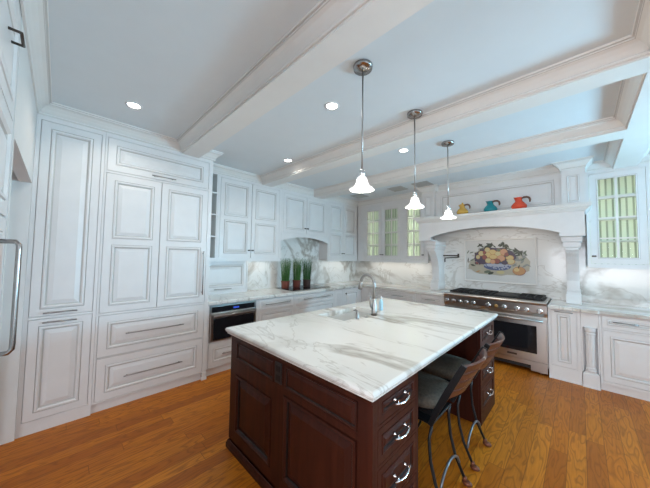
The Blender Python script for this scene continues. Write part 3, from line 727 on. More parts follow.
def leaf(u, v, ln, wd, rot, key):
    lay[0] += 1; y = -0.0122-lay[0]*0.00006; x0, z0 = px2(u, v); L = []
    for t_, w__ in ((-1, 0), (-0.4, 0.8), (0.2, 0.9), (1, 0), (0.2, -0.7), (-0.4, -0.8)):
        dx = t_*ln/520*MW; dz = w__*wd/520*MW; L.append((x0+dx*math.cos(rot)-dz*math.sin(rot), y, z0+dx*math.sin(rot)+dz*math.cos(rot)))
    m._add(L, [tuple(range(6))], keys.index(key))
blob(330, 330, 215, 42, 'shade', 0, 26, 0.10); blob(180, 300, 70, 45, 'shade', 0, 18, 0.15); blob(480, 290, 75, 60, 'shade', 0, 18, 0.15)
for i in range(26): leaf(random.uniform(430, 540), random.uniform(185, 300), random.uniform(16, 28), random.uniform(6, 10), random.uniform(-1, 1), random.choice(['grey', 'leaf2', 'grey']))
for i in range(46):
    a = random.uniform(0.15, PI-0.15); leaf(320+145*math.cos(a)*random.uniform(0.8, 1.1), 240-88*math.sin(a)*random.uniform(0.75, 1.08), random.uniform(16, 27), random.uniform(6, 9), random.uniform(0, 3), random.choice(['leaf', 'leaf', 'leaf2', 'grey']))
for i in range(24): leaf(random.uniform(110, 230), random.uniform(190, 290), random.uniform(12, 26), random.uniform(5, 8), random.uniform(-0.4, 1.6), random.choice(['leaf', 'leaf2', 'shade', 'grey']))
for (u, v) in ((210, 155), (370, 150), (395, 160), (280, 152), (465, 190), (490, 215)): 
    for q in range(4): leaf(u+random.uniform(-10, 10), v+random.uniform(-8, 8), 22, 8, random.uniform(-1.5, 1.5), 'leaf')
for i in range(32): blob(random.uniform(170, 245), random.uniform(240, 292), 8, 8, random.choice(['grape', 'grape', 'red']), 0, 10)
for u, v, a_, b_ in ((310, 235, 145, 62), (250, 250, 85, 45), (370, 245, 90, 50)): blob(u, v, a_, b_, 'grape', 0, 22, 0.08)
blob(330, 308, 98, 30, 'blue'); blob(330, 300, 100, 12, 'bluew')
for i in range(40): blob(random.uniform(250, 410), random.uniform(300, 328), 7, 4, random.choice(['bluew', 'bluew', 'blue']), random.uniform(0, 3), 8, 0.2)
fr_ = [(215, 215, 20, 18, 'pear'), (262, 188, 20, 17, 'pear'), (300, 205, 26, 18, 'yel'), (340, 218, 22, 19, 'pear'), (380, 205, 24, 22, 'peach'), (265, 225, 24, 20, 'yel'), (240, 245, 18, 18, 'red'), (305, 240, 28, 16, 'yel'), (360, 250, 26, 22, 'peach'), (420, 245, 26, 17, 'yel'), (425, 272, 28, 18, 'pear'), (268, 268, 22, 18, 'pear'), (330, 272, 24, 18, 'red'), (190, 242, 15, 15, 'pear'), (300, 275, 18, 14, 'peach'), (385, 280, 20, 14, 'grape'), (345, 190, 14, 12, 'leaf2'), (240, 208, 12, 12, 'red'), (400, 222, 15, 14, 'red')]
for u, v, ru, rv, kk in fr_: blob(u, v, ru*1.10, rv*1.12, 'leaf' if kk in ('red', 'grape') else 'ora'); blob(u-1, v-1, ru*0.94, rv*0.94, kk)
blob(480, 336, 43, 30, 'red'); blob(479, 335, 40, 28, 'ora'); blob(465, 328, 18, 13, 'yel'); leaf(480, 305, 18, 5, 1.3, 'leaf'); blob(355, 350, 28, 13, 'pear'); blob(260, 350, 26, 10, 'leaf2', 0.2); blob(285, 360, 22, 9, 'leaf', 0.4)
leaf(150, 305, 22, 9, -0.3, 'leaf'); blob(170, 335, 30, 18, 'shade'); leaf(190, 350, 20, 6, 0.4, 'ora')
m.build('fruit_painting', mats, mu)

# ---------------------------------------------------------------- pot filler
pf = thing('pot_filler', 'dark double-jointed pot filler tap on the marble left of the mural', 'faucet', (-1.88, YB-0.021, 1.55))
MB().lathe([(0.034, 0), (0.034, -0.008), (0.018, -0.02), (0.014, -0.05)], n=16, axis='y').build('wall_flange', 'bronze', pf)
m = MB(); m.tube([(0, -0.05, 0), (0.30, -0.06, 0)], 0.011); m.lathe([(0.016, -0.035), (0.016, 0.035)], (0.30, -0.06, 0), 12); m.tube([(0.30, -0.06, -0.03), (0.10, -0.10, -0.045)], 0.010); m.tube([(0.10, -0.10, -0.045), (0.085, -0.102, -0.05), (0.08, -0.103, -0.07), (0.08, -0.103, -0.12)], 0.011)
m.build('arm', 'bronze', pf)
m = MB(); m.tube([(0, -0.045, 0), (0, -0.045, 0.06)], 0.006); m.tube([(0.10, -0.10, -0.045), (0.10, -0.15, -0.04)], 0.006); m.lathe([(0.018, -0.02), (0.018, 0.02)], (0, -0.045, 0), 12); m.build('lever', 'bronze', pf)

# ---------------------------------------------------------------- range
rg = thing('gas_range', 'wide stainless gas range with black grates and a row of knobs', 'range', (-1.604, 0, 0))
RW = 1.282; RY = 4.44
MB().box(0.003, RW-0.003, RY+0.03, 5.11, 0.10, 0.915).build('body', 'steel', rg)
MB().box(0.003, RW-0.003, RY+0.03, 5.125, 0.9155, 0.94).build('top_tray', 'steel', rg)
MB().box(0.04, RW-0.04, RY+0.10, 5.07, 0.9405, 0.948).build('burner_deck', 'castiron', rg)
pr = [(RY+0.03, 0.745), (RY+0.005, 0.75), (RY-0.015, 0.80), (RY-0.022, 0.90), (RY-0.045, 0.915), (RY-0.052, 0.930), (RY-0.045, 0.945), (RY-0.025, 0.952), (RY+0.06, 0.952), (RY+0.06, 0.9405), (RY+0.03, 0.9405)]
MB().prism(pr, 0.0, RW, 'yz').build('control_panel', 'steel', rg)
kx = [-1.555, -1.458, -1.358, -1.268, -1.174, -0.976, -0.783, -0.636, -0.533, -0.395]
for i, x in enumerate(kx):
    m = MB(); big = (i == 5)
    m.lathe([(0.036 if big else 0.033, -0.0), (0.034, -0.007), (0.024, -0.009)], (x+1.604, RY-0.0185, 0.828), 20, axis='y')
    kb = m.build('knob', 'chrome', rg)
    MB().lathe([(0.022, -0.0095), (0.020, -0.042), (0.015, -0.046)], (x+1.604, RY-0.0185, 0.828), 16, axis='y').box(x+1.604-0.005, x+1.604+0.005, RY-0.072, RY-0.060, 0.808, 0.848).build('grip', 'steel', kb)
M['brass'] = new_mat('brass_badge', (0.55, 0.38, 0.16), 0.3, 0.8)
MB().lathe([(0.026, 0), (0.026, -0.006), (0.018, -0.009)], (-0.880+1.604, RY-0.0195, 0.828), 20, axis='y').build('badge', 'brass', rg)
def oven_door(x0, x1):
    m = MB(); m.box(x0, x1, RY-0.012, RY+0.0295, 0.165, 0.735, bev=0.005); d = m.build('oven_door', 'steel', rg)
    wx0, wx1 = x0+0.09, x1-0.10
    MB().box(wx0, wx1, RY-0.016, RY-0.0125, 0.265, 0.625, bev=0.001).build('oven_window', 'blackglass', d)
    m = MB(); m.tube([(x0+0.03, RY-0.062, 0.700), (x1-0.03, RY-0.062, 0.700)], 0.015, 12)
    for xx in (x0+0.06, x1-0.06): m.box(xx-0.012, xx+0.012, RY-0.06, RY-0.0125, 0.690, 0.710)
    m.build('handle', 'steel', d)
    MB().box((x0+x1)/2-0.055, (x0+x1)/2+0.055, RY-0.0145, RY-0.0125, 0.20, 0.225).build('nameplate', 'bronze', d)
oven_door(0.01, 0.52); oven_door(0.53, RW-0.01)
MB().box(0.02, RW-0.02, RY+0.05, 5.05, 0.045, 0.0995).build('kick_panel', 'castiron', rg)
MB().box(0.01, RW-0.01, RY+0.002, RY+0.0295, 0.104, 0.155).build('lower_trim', 'steel', rg)
for x in (0.05, RW-0.07):
    for y in (RY+0.06, 5.0): MB().lathe([(0.022, 0.0005), (0.022, 0.044)], (x, y, 0), 12).build('foot', 'steel', rg)
MB().box(RW-0.18, RW-0.01, RY+0.012, RY+0.048, 0.03, 0.0995).build('vent_cover', 'steel', rg)
for i in range(4):
    x0 = 0.05+i*0.296; m = MB()
    if i == 2:
        m.box(x0+0.01, x0+0.285, RY+0.115, 5.055, 0.949, 0.972, bev=0.004); m.build('griddle', 'castiron', rg); continue
    xa, xb, ya, yb = x0+0.006, x0+0.29, RY+0.105, 5.065
    for xx in (xa, xb-0.014): m.box(xx, xx+0.014, ya, yb, 0.960, 0.978)
    for j in range(7): yy = ya+(yb-ya-0.012)*j/6; m.box(xa+0.014, xb-0.014, yy, yy+0.012, 0.962, 0.978)
    for j in range(1, 3): xx = xa+(xb-xa)*j/3; m.box(xx-0.005, xx+0.005, ya, yb, 0.966, 0.980)
    for xx in (xa+0.002, xb-0.012):
        for yy in (ya, (ya+yb)/2, yb-0.012): m.box(xx, xx+0.010, yy, yy+0.010, 0.9485, 0.960)
    m.build('grate', 'castiron', rg)
    for yy in (RY+0.22, RY+0.50): MB().lathe([(0.045, 0.9485), (0.045, 0.956), (0.028, 0.958), (0.028, 0.9605)], (x0+0.148, yy, 0), 18).build('burner', 'castiron', rg)

# ---------------------------------------------------------------- jugs on the mantel
def jug(loc, rz, mat, label, lid=False, s=1.0):
    r = thing('pitcher', label, 'jug', loc, rz, 'small coloured jugs on the hood mantel')
    pr = [(0.050, 0), (0.074, 0.012), (0.088, 0.035), (0.086, 0.058), (0.068, 0.085), (0.045, 0.108), (0.036, 0.125), (0.036, 0.150), (0.043, 0.165)]
    L = []; n = 24
    for rr, h in pr:
        l = []
        for i in range(n):
            a = 2*PI*i/n; k_ = 1.0
            if h > 0.14 and math.cos(a) < -0.6: k_ = 1+0.75*(-math.cos(a)-0.6)/0.4*(h-0.13)/0.035*0.9
            l.append((rr*k_*math.cos(a)*s, rr*math.sin(a)*s, (h+(0.006 if k_ > 1.05 else 0))*s))
        L.append(l)
    inner = [[(x*0.88, y*0.88, z) for x, y, z in L[-1]], [(x*0.85, y*0.85, z-0.04*s) for x, y, z in L[-2]]]
    MB().loops(L+inner, 0, True, True, True).build('body', mat, r)
    hp = [(0.034, 0, 0.150), (0.060, 0, 0.160), (0.095, 0, 0.158), (0.122, 0, 0.140), (0.132, 0, 0.112), (0.128, 0, 0.085)]
    MB().tube([(a*s, b*s, c*s) for a, b, c in hp], [0.010*s, 0.013*s, 0.014*s, 0.013*s, 0.012*s, 0.008*s], 10).build('handle', 'handlewood', r)
    if lid: MB().lathe([(0.038*s, 0.166*s), (0.036*s, 0.174*s), (0.014*s, 0.180*s), (0.010*s, 0.190*s), (0.015*s, 0.198*s), (0.004*s, 0.206*s)], n=18).build('lid', mat, r)
    return r
ZM = 2.2005
jug((-1.345, 4.53, ZM), -0.35, 'yellow', 'mustard yellow lidded jug, leftmost on the white hood mantel', True, 0.98)
jug((-0.955, 4.53, ZM), -0.35, 'teal', 'teal jug in the middle of the white hood mantel', False, 1.02)
jug((-0.605, 4.53, ZM), -0.35, 'orange', 'orange-red jug, rightmost on the white hood mantel', False, 1.05)

# ---------------------------------------------------------------- cooktop and grass pots
ck = thing('glass_cooktop', 'black glass cooktop set in the counter under the arched alcove', 'cooktop', (0, 0, ZT+0.0005))
MB().box(-3.88, -3.40, 2.72, 3.64, 0, 0.008, bev=0.002).build('glass_top', 'blackglass', ck)
M['ringgrey'] = new_mat('printed_ring', (0.10, 0.10, 0.10), 0.3)
for x, y, r_ in ((-3.75, 3.42, 0.09), (-3.52, 3.40, 0.07), (-3.52, 2.95, 0.09)):
    m = MB(); n = 32
    m._add([(x+rr*math.cos(2*PI*i/n), y+rr*math.sin(2*PI*i/n), 0.0084) for rr in (r_, r_-0.004) for i in range(n)], [(i, (i+1) % n, n+(i+1) % n, n+i) for i in range(n)]); m.build('burner_ring', 'ringgrey', ck)
def grass_pot(y, mat, label, gm, h=0.42, x=-3.70):
    r = thing('potted_plant', label, 'plant', (x, y, ZT+0.009), 0, 'three potted grasses on the cooktop')
    MB().lathe([(0.060, 0), (0.068, 0.01), (0.072, 0.10), (0.078, 0.13), (0.080, 0.135), (0.070, 0.135), (0.068, 0.12)], n=22).build('pot', mat, r)
    m = MB()
    for i in range(240):
        a = random.uniform(0, 2*PI); q = 0.062*math.sqrt(random.random()); x0, y0 = q*math.cos(a), q*math.sin(a); hh = h*random.uniform(0.82, 1.05); ln = random.uniform(0.0, 0.025); b = random.uniform(0, 2*PI)
        ddx, ddy = 0.0022*math.cos(b), 0.0022*math.sin(b); P = []
        for t_ in (0, 0.5, 1.0):
            cx_, cy_ = x0*(1+0.45*t_)+ln*t_*t_*math.cos(a), y0*(1+0.45*t_)+ln*t_*t_*math.sin(a); w__ = 1-0.8*t_
            P += [(cx_-ddx*w__, cy_-ddy*w__, 0.10+(hh)*t_), (cx_+ddx*w__, cy_+ddy*w__, 0.10+(hh)*t_)]
        m._add(P, [(0, 1, 3, 2), (2, 3, 5, 4)], 0 if random.random() < 0.6 else 1)
    g_ = m.build('grass_blades', gm, r)
    m = MB(); m.lathe([(0.066, 0.10), (0.066, 0.118)], n=18); m.build('moss', 'soil', r)
    for i in range(10):
        pass
    return r
grass_pot(2.80, 'copper', 'tall green grass in a rust-red pot, leftmost of the three on the cooktop', ['grass1', 'grass2'])
grass_pot(3.055, 'copper', 'tall green grass in a rust-red pot between two other grass pots', ['grass1', 'grass2'])
grass_pot(3.300, 'brownpot', 'darker grass in a brown pot, rightmost of the three on the cooktop', ['grass2', 'grass1'])

# ================================================================== ISLAND
IX0, IX1, IY0, IY1 = -2.047, -0.640, 0.962, 3.300
BX0, BX1, BY0, BY1 = -2.005, -0.668, 0.998, 3.235
isl = thing('kitchen_island', 'dark cherry wood island with carved panels and drawer columns under white marble', 'island', (0, 0, 0))
WM = ['cherry', 'cherryglaze']
KS0, KS1, KX = 1.445, 2.722, -1.16                 # knee space between the columns, and its back
m = MB()
m.box(BX0, BX1-0.0205, BY0+0.0205, KS0, 0.0005, ZK-0.0005); m.box(BX0, BX1-0.0205, KS1, BY1, 0.0005, ZK-0.0005)
# middle part around the sink cavity
m.box(BX0, KX, KS0+0.0005, KS1-0.0005, 0.0005, 0.66)
m.box(BX0, BX0+0.02, KS0+0.0005, KS1-0.0005, 0.66, ZK-0.0005); m.box(KX-0.04, KX, KS0+0.0005, KS1-0.0005, 0.66, ZK-0.0005)
m.build('carcass', 'cherry', isl)
# near face panelling (faces -y)
def panel_face(opens, x0, x1, z0, z1, y, parent, name, sc=0.9):
    xs = sorted({x0, x1} | {a for o in opens for a in o[:2]}); zs = sorted({z0, z1} | {a for o in opens for a in o[2:]}); m = MB()
    for i in range(len(xs)-1):
        for j in range(len(zs)-1):
            cx_, cz = (xs[i]+xs[i+1])/2, (zs[j]+zs[j+1])/2
            if not any(o[0] < cx_ < o[1] and o[2] < cz < o[3] for o in opens): m.box(xs[i], xs[i+1], y, y+0.02, zs[j], zs[j+1])
    for o in opens: raised(m, o[0], o[1], o[2], o[3], y, sc)
    return m.build(name, WM, parent)
panel_face([(-1.925, -1.415, 0.690, 0.832), (-1.312, -0.748, 0.690, 0.835)], BX0, BX1, 0.675, ZK-0.0005, BY0, isl, 'top_rail_panels', 0.62)
panel_face([(-1.918, -1.432, 0.15, 0.590), (-1.318, -0.748, 0.15, 0.660)], BX0, BX1, 0.075, 0.6745, BY0, isl, 'end_panels', 1.15)
m = MB().sweep([(BX0-0.001, BY1), (BX0-0.001, BY0-0.001), (BX1, BY0-0.001), (BX1, KS0)], [(0, 0.0005), (0.014, 0.0005), (0.014, 0.030), (0.009, 0.045), (0.004, 0.058), (0, 0.060)], closed=False, left=False)
m.build('base_moulding', 'cherry', isl)
MB().sweep([(BX0-0.001, BY0-0.001), (BX1+0.0, BY0-0.001)], [(0, 0.845), (0.008, 0.850), (0.012, 0.8735), (0, 0.8735)], closed=False, left=False).build('top_moulding', 'cherry', isl)
# outlet
m = MB(); m.box(-1.398, -1.330, BY0-0.008, BY0-0.0005, 0.705, 0.832, bev=0.002); ot = m.build('outlet', 'plastic_black', isl)
m = MB(); m.box(-1.385, -1.343, BY0-0.0105, BY0-0.0085, 0.722, 0.758); m.box(-1.385, -1.343, BY0-0.0105, BY0-0.0085, 0.778, 0.815); m.build('socket', 'iron', ot)
# drawer columns facing +x
def island_column(y0, y1, zs, pulls):
    r = bpy.data.objects.new('drawer_column', None); 
    xs = sorted({y0, y1, y0+0.018, y1-0.022})
    m = MB()
    m.box(BX1-0.02, BX1, y0, y0+0.02, 0.0705, ZK-0.0005); m.box(BX1-0.02, BX1, y1-0.024, y1, 0.0705, ZK-0.0005)
    prev = ZK-0.0005
    for a, b in zs: m.box(BX1-0.02, BX1, y0+0.02, y1-0.024, b, prev); prev = a
    m.box(BX1-0.02, BX1, y0+0.02, y1-0.024, 0.0005, prev); m.box(BX1-0.02, BX1, y0, y0+0.02, 0.0005, 0.0705); m.box(BX1-0.02, BX1, y1-0.024, y1, 0.0005, 0.0705)
    m.build('column_frame', 'cherry', isl)
    for a, b in zs:
        # build in local frame then rotate into the +x face
        d = door_mesh(0.003, (y1-y0)-0.047, a+0.003, b-0.003, fw=0.028, sc=0.62, t=0.017)
        d.v = [(BX1-y_, y0+0.02+x_, z_) for x_, y_, z_ in d.v]
        dr = d.build('drawer', WM, isl)
        yc = (y0+y1)/2; zc = (a+b)/2; w_ = 0.068; pm = MB()
        pts = [(BX1+0.022, yc-w_-0.01, zc-0.002), (BX1+0.030, yc-w_*0.6, zc-0.010), (BX1+0.034, yc, zc-0.014), (BX1+0.030, yc+w_*0.6, zc-0.010), (BX1+0.022, yc+w_+0.01, zc-0.002)]
        pm.tube(pts, [0.004, 0.006, 0.0065, 0.006, 0.004], 8)
        for s_ in (-1, 1): pm.lathe([(0.010, 0), (0.008, 0.006), (0.005, 0.010), (0.005, 0.024), (0.007, 0.028)], (BX1, yc+s_*w_*0.75, zc+0.004), 10, axis='x')
        pm.build('handle', 'chrome', dr)
island_column(BY0+0.0205, KS0, [(0.738, 0.868), (0.560, 0.722), (0.345, 0.545), (0.10, 0.330)], True)
island_column(KS1, BY1, [(0.700, 0.868), (0.520, 0.682), (0.345, 0.503), (0.10, 0.330)], True)
# countertop with sink cut-out
SX0, SX1, SY0, SY1 = -1.880, -1.535, 1.83, 2.45
m = MB()
def RC(x0, x1, y0, y1, z, c=0.0): return [(x0, y0, z), (x1, y0, z), (x1, y1, z), (x0, y1, z)]
def O(i, z): return RC(IX0+i, IX1-i, IY0+i, IY1-i, z)
zt, zk = ZT, ZK
m.loops([RC(SX0, SX1, SY0, SY1, zk), RC(SX0, SX1, SY0, SY1, zt), O(0.014, zt), O(0.006, zt-0.003), O(0.001, zt-0.010), O(0.0, zt-0.020), O(0.004, zt-0.026), O(0.005, zt-0.030), O(0.012, zt-0.038), O(0.014, zk)], 0, closed=True)
ct = m.build('marble_countertop', 'marble'); tag(ct, 'thick white marble island countertop with gold-grey veins and undermount sink cut-out', 'countertop')
sk = thing('undermount_sink', 'white undermount sink in the marble island top', 'sink', (0, 0, 0))
m = MB(); e = 0.004
m.loops([RC(SX0-0.015, SX1+0.015, SY0-0.015, SY1+0.015, ZK-0.001), RC(SX0-e, SX1+e, SY0-e, SY1+e, ZK-0.001), RC(SX0, SX1, SY0, SY1, ZK-0.03), RC(SX0+0.01, SX1-0.01, SY0+0.01, SY1-0.01, 0.72), RC(SX0+0.03, SX1-0.03, SY0+0.03, SY1-0.03, 0.70)], 0, False, True)
m.loops([RC(SX0-0.015, SX1+0.015, SY0-0.015, SY1+0.015, ZK-0.001), RC(SX0-0.01, SX1+0.01, SY0-0.01, SY1+0.01, 0.685)], 0, False, True)
m.build('basin', 'ceramic', sk)
MB().lathe([(0.04, 0.7005), (0.04, 0.704), (0.02, 0.7045)], ((SX0+SX1)/2, (SY0+SY1)/2, 0), 20).build('drain', 'steel', sk)

# ---------------------------------------------------------------- faucet and sink accessories
fx, fy = -1.488, 2.235
fa = thing('gooseneck_faucet', 'brushed steel gooseneck pull-down faucet beside the island sink', 'faucet', (fx, fy, ZT+0.0005), PI-0.15)
MB().lathe([(0.031, 0), (0.031, 0.006), (0.026, 0.010)], n=22).build('base_ring', 'bronze', fa)
MB().lathe([(0.026, 0.0105), (0.028, 0.03), (0.028, 0.09), (0.022, 0.115), (0.017, 0.14), (0.015, 0.17)], n=22).build('body', 'nickel', fa)
pts = [(0, 0, 0.165), (0, 0, 0.30)]
for i in range(1, 13): a = PI*i/12*0.93; pts.append((0.095-0.095*math.cos(a), 0, 0.30+0.095*math.sin(a)))
MB().tube(pts, 0.0165, 12).build('neck', 'nickel', fa)
ex = pts[-1]; MB().tube([ex, (ex[0]+0.006, 0, ex[2]-0.03), (ex[0]+0.013, 0, ex[2]-0.085)], [0.017, 0.020, 0.023], 12).build('spray_head', 'nickel', fa)
MB().tube([(0, 0.027, 0.075), (0, 0.05, 0.09), (-0.01, 0.07, 0.15), (-0.02, 0.075, 0.20)], [0.012, 0.010, 0.008, 0.006], 10).build('lever', 'nickel', fa)
o = MB().lathe([(0.022, 0), (0.022, 0.004), (0.013, 0.007), (0.012, 0.010)], n=18).build('air_switch', 'nickel'); o.location = (-1.492, 2.105, ZT+0.0005)
tag(o, 'small round steel button on the marble in front of the faucet', 'button')
sd = thing('soap_dispenser', 'short brushed metal soap dispenser at the near corner of the island sink', 'soap dispenser', (-1.505, 1.985, ZT+0.0005))
MB().lathe([(0.020, 0), (0.019, 0.004), (0.015, 0.010), (0.015, 0.055), (0.012, 0.06)], n=18).build('body', 'nickel', sd)
MB().tube([(0, 0, 0.06), (0, 0, 0.075), (-0.02, 0, 0.08), (-0.045, 0, 0.072)], 0.006, 8).build('spout', 'nickel', sd)
bt = thing('dish_soap_bottle', 'small pale blue bottle on the island top behind the faucet', 'bottle', (-1.575, 2.50, ZT+0.0005))
MB().lathe([(0.018, 0), (0.021, 0.01), (0.021, 0.085), (0.016, 0.105), (0.010, 0.112), (0.010, 0.120)], n=18).build('body', 'bluebottle', bt)
MB().lathe([(0.012, 0.1205), (0.012, 0.14), (0.006, 0.145)], n=14).box(-0.04, 0.006, -0.006, 0.006, 0.146, 0.155).build('pump', 'whiteplastic', bt)

# ---------------------------------------------------------------- stools
def stool(loc, label):
    r = thing('counter_stool', label, 'stool', loc, 0.0, 'metal counter stools at the island')
    # cushion: superellipse loops, wide towards the front
    L = []
    for z, k_ in ((0.575, 0.80), (0.580, 0.93), (0.597, 0.995), (0.615, 1.0), (0.632, 0.97), (0.645, 0.86), (0.652, 0.62), (0.655, 0.3)):
        l = []
        for i in range(32):
            a = 2*PI*i/32; c, s_ = math.cos(a), math.sin(a); ex_ = 0.55
            l.append((-0.02+0.195*k_*math.copysign(abs(c)**ex_, c), 0.205*k_*math.copysign(abs(s_)**ex_, s_)*(1.0-0.06*c), z))
        L.append(l)
    MB().loops(L, 0, True, True, True).build('seat_cushion', 'fabric', r)
    m = MB(); m.box(-0.17, 0.15, -0.18, 0.18, 0.553, 0.5745, bev=0.006); m.lathe([(0.075, 0.50), (0.075, 0.5525)], (-0.01, 0, 0), 18)
    m.box(-0.16, 0.14, -0.16, 0.16, 0.485, 0.50, bev=0.004); m.build('swivel_frame', 'iron', r)
    for sx in (-1, 1):
        for sy in (-1, 1):
            xs_ = lambda v: (v-0.005) if sx > 0 else -v
            pts = [(xs_(0.135), sy*0.145, 0.49), (xs_(0.125), sy*0.165, 0.40), (xs_(0.135), sy*0.168, 0.28), (xs_(0.165), sy*0.168, 0.16), (xs_(0.225), sy*0.168, 0.035)]
            lg = MB().tube(pts, 0.0115, 8, rx=0.8).build('leg', 'iron', r)
            f = MB(); bx, by = pts[-1][0], pts[-1][1]
            f.sphere((bx+0.012*sx, by, 0.020), 0.020, sx=1.6, sy=1.0, sz=0.95)
            f.sphere((bx-0.002*sx, by, 0.042), 0.014, sx=1.1, sy=1.0, sz=1.2); f.build('claw_foot', 'foot', lg)
    def arch(a, b, top):
        P = []
        for i in range(11):
            t_ = i/10; P.append((a[0]+(b[0]-a[0])*t_, a[1]+(b[1]-a[1])*t_, a[2]+top*math.sin(PI*t_)**0.6))
        return MB().tube(P, 0.008, 8).build('stretcher', 'stretch', r)
    for sx in (-0.175, 0.185): arch((sx, -0.166, 0.13), (sx, 0.166, 0.13), 0.10)
    # back
    for sy in (-1, 1):
        pts = [(0.135, sy*0.185, 0.50), (0.175, sy*0.195, 0.60), (0.245, sy*0.205, 0.74), (0.335, sy*0.212, 0.915)]
        m = MB(); L = []
        for (x, y, z), w_ in zip(pts, (0.013, 0.016, 0.018, 0.015)): L.append([(x-w_, y-0.007, z+w_*0.4), (x+w_, y-0.007, z-w_*0.4), (x+w_, y+0.007, z-w_*0.4), (x-w_, y+0.007, z+w_*0.4)])
        m.loops(L, 0, True, True); m.build('back_post', 'iron', r, bevel=0.003)
    def slat(z, h_):
        L = []
        for i in range(13):
            t_ = i/12; y = -0.203+0.406*t_; bow = 0.045*math.sin(PI*t_)
            def xx(zz): return 0.245+(zz-0.74)*0.515+bow
            L.append([(xx(z)-0.007, y, z), (xx(z)+0.009, y, z-0.004), (xx(z+h_)+0.009, y, z+h_-0.004), (xx(z+h_)-0.007, y, z+h_)])
        MB().loops(L, 0, True, True).build('back_slat', 'cherryslat', r, bevel=0.002)
    for z in (0.695, 0.752, 0.809, 0.866): slat(z, 0.047)
    return r
s1 = stool((-0.800, 1.785, 0), 'black metal stool with wooden slat back, nearer of the two at the island')
s2 = copy_tree(s1); s2.location = (-0.800, 2.300, 0); s2['label'] = 'black metal stool with wooden slat back, farther one next to the far drawer column'

# ---------------------------------------------------------------- fridge with tubular handles beside the doorway
fg = thing('built_in_refrigerator', 'white panelled refrigerator at the far left edge with a thick tubular handle', 'refrigerator', (-1.965, YC-0.002, 0), 0)
def flip(m): m.v = [(a, -b, c) for a, b, c in m.v]; return m
W = 1.16
flip(MB().box(0, W, 0.021, 0.60, 0.0005, ZC-0.001)).build('carcass', 'paint', fg)
flip(MB().box(0, 0.02, 0, 0.0205, 0.0005, ZC-0.001).box(W-0.02, W, 0, 0.0205, 0.0005, ZC-0.001).box(0.02, W-0.02, 0, 0.0205, 2.60, ZC-0.001).box(0.02, W-0.02, 0, 0.0205, 0.0005, 0.09)).build('face_frame', 'paint', fg)
d = flip(door_mesh(0.024, W-0.024, 2.13, 2.597, fw=0.06)).build('flap_door', ['paint', 'glaze'], fg)
flip(MB().tube([(0.24, 0, 2.40), (0.24, -0.035, 2.40), (0.34, -0.035, 2.40), (0.34, 0, 2.40)], 0.006, 8)).build('handle', 'bronze', d)
d = flip(door_mesh(0.024, W-0.024, 1.665, 2.123, fw=0.06)).build('door', ['paint', 'glaze'], fg)
d = flip(door_mesh(0.024, W-0.024, 0.094, 1.655, fw=0.06)).build('door', ['paint', 'glaze'], fg)
flip(MB().tube([(0.16, 0, 1.545), (0.16, -0.045, 1.545), (0.16, -0.056, 1.530), (0.16, -0.057, 1.51), (0.16, -0.057, 1.09), (0.16, -0.056, 1.07), (0.16, -0.045, 1.055), (0.16, 0, 1.055)], 0.010, 12)).build('handle', 'satin', d)

# ================================================================== LIGHT FITTINGS
def glass_shade_mat():
    m = new_mat('crackle_shade', (1, 1, 1), 0.25, trans=0.6, ior=1.2, emit=(1.0, 0.97, 0.93), estr=0.4); t = NT(m)
    tc = t.n('ShaderNodeTexCoord'); vo = t.n('ShaderNodeTexVoronoi', i_Scale=45.0); t.l(tc.outputs['Object'], vo.inputs['Vector'])
    t.l(t.ramp(vo.outputs[0], [(0.0, (0.75, 0.74, 0.72)), (0.5, (1, 1, 1))]), t.b.inputs['Base Color'])
    t.l(t.ramp(vo.outputs[0], [(0.15, (0.35, 0.34, 0.33)), (0.6, (1, 0.98, 0.95))]), t.b.inputs['Emission Color'])
    bp = t.n('ShaderNodeBump'); bp.inputs['Strength'].default_value = 0.6; t.l(vo.outputs[0], bp.inputs['Height']); t.l(bp.outputs[0], t.b.inputs['Normal'])
    return m
M['shade'] = glass_shade_mat()
def pendant(x, y, label):
    r = thing('pendant_light', label, 'lamp', (x, y, ZC), 0, 'pendant lights over the island')
    MB().lathe([(0.064, -0.0005), (0.066, -0.008), (0.062, -0.026), (0.022, -0.031), (0.010, -0.036)], n=28).build('canopy', 'satin', r)
    MB().tube([(0, 0, -0.030), (0, 0, -0.72)], 0.0055, 8).build('rod', 'nickel', r)
    MB().lathe([(0.008, -0.70), (0.016, -0.715), (0.018, -0.745), (0.012, -0.75)], n=14).build('socket', 'chrome', r)
    pr = [(0.014, -0.750), (0.026, -0.757), (0.034, -0.772), (0.038, -0.790), (0.045, -0.808), (0.060, -0.823), (0.075, -0.832), (0.080, -0.842)]
    n = 32; L = [[(rr*(1+(0.035*math.cos(8*2*PI*i/n) if rr > 0.06 else 0))*math.cos(2*PI*i/n), rr*(1+(0.035*math.cos(8*2*PI*i/n) if rr > 0.06 else 0))*math.sin(2*PI*i/n), h) for i in range(n)] for rr, h in pr]
    L2 = [[(x_*0.95, y_*0.95, z_-0.001) for x_, y_, z_ in l] for l in L[::-1]]
    MB().loops(L+L2, 0, False, False, True).build('glass_shade', 'shade', r)
    MB().sphere((0, 0, -0.790), 0.022).build('bulb', 'bulb', r)
    light('POINT', 'pendant_glow', (0, 0, -0.900), 7, (1.0, 0.90, 0.77), r, shadow_soft_size=0.03)
    return r
pendant(-1.014, 1.372, 'nearest glass pendant over the island, hanging highest in the picture')
pendant(-1.020, 2.150, 'middle one of the three glass pendants over the island')
pendant(-1.022, 2.960, 'farthest glass pendant over the island, next to the hood mantel')
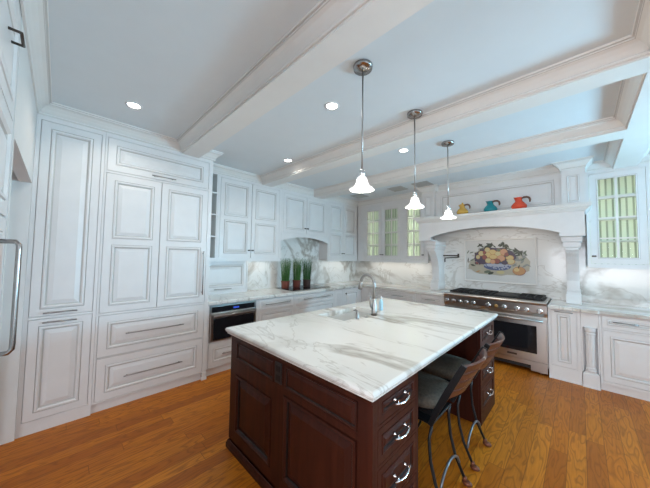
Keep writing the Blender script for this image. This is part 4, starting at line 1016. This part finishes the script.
def downlight(x, y, label, power=14, on=True):
    r = thing('recessed_downlight', label, 'lamp', (x, y, ZC), 0, 'recessed ceiling downlights')
    MB().lathe([(0.062, -0.0005), (0.062, -0.004), (0.050, -0.006), (0.046, -0.002)], n=28, cap=False).build('trim_ring', 'whiteplastic', r)
    MB().lathe([(0.045, -0.0005), (0.045, -0.002)], n=24).build('lens', 'down' if on else 'offlens', r)
    if on: light('SPOT', 'downlight_beam', (0, 0, -0.012), power, (1.0, 0.94, 0.84), r, spot_size=math.radians(150), spot_blend=0.6, shadow_soft_size=0.04)
downlight(-1.483, 1.573, 'lit round downlight left of the nearest pendant')
downlight(-2.732, 0.400, 'lit round downlight nearest the tall white pantry')
downlight(-2.776, 2.100, 'lit round downlight in front of the left wall upper cabinets')
downlight(-1.482, 2.830, 'lit round downlight between the middle and farthest pendants')
def vent(x, y, label):
    r = thing('square_ceiling_fixture', label, 'ceiling vent', (x, y, ZC), 0, 'square grey ceiling fixtures')
    m = MB(); a = 0.14
    for (x0, x1, y0, y1) in ((-a, a, -a, -a+0.015), (-a, a, a-0.015, a), (-a, -a+0.015, -a+0.015, a-0.015), (a-0.015, a, -a+0.015, a-0.015)): m.box(x0, x1, y0, y1, -0.010, -0.0005)
    m.build('frame', 'offlens', r)
    m = MB()
    for i in range(8): yy = -a+0.018+i*0.0325; m.box(-a+0.015, a-0.015, yy, yy+0.018, -0.007, -0.002)
    m.build('louvre', 'offlens', r)
vent(-3.28, 4.36, 'grey square ceiling fixture nearest the back left corner')
vent(-2.40, 4.36, 'middle one of the three grey square ceiling fixtures')
vent(-1.93, 4.36, 'grey square ceiling fixture nearest the hood')

# under-cabinet strips
def strip(loc, sx, sy, power, rz, label):
    t_ = MB().box(-sx/2, sx/2, -sy/2, sy/2, -0.008, 0).build('under_cabinet_light', 'ledstrip'); t_.location = loc; t_.rotation_euler = (0, 0, rz)
    tag(t_, label, 'lamp')
    l = light('AREA', 'strip_glow', (0, 0, -0.012), power, (1.0, 0.95, 0.86), t_, shape='RECTANGLE', size=sx, size_y=sy)
zz = ZU0+0.0295
strip((XU-0.06, 2.38, zz), 0.03, 0.5, 0.6, 0, 'light strip under the wide upper cabinet on the left wall')
strip((XU-0.06, 4.36, zz), 0.03, 0.8, 0.7, 0, 'light strip under the corner upper cabinet on the left wall')
strip((-3.0, YU+0.06, zz), 0.9, 0.03, 1.0, 0, 'light strip under the double glass-door cabinet')
strip((-2.33, YU+0.06, zz), 0.4, 0.03, 0.5, 0, 'light strip under the single glass-door cabinet left of the hood')
strip((0.34, YU+0.06, zz), 0.45, 0.03, 0.25, 0, 'light strip under the glass-door cabinet right of the hood')
strip((-0.98, 4.75, 2.0195), 1.0, 0.04, 1.2, 0, 'light strip inside the hood above the range')
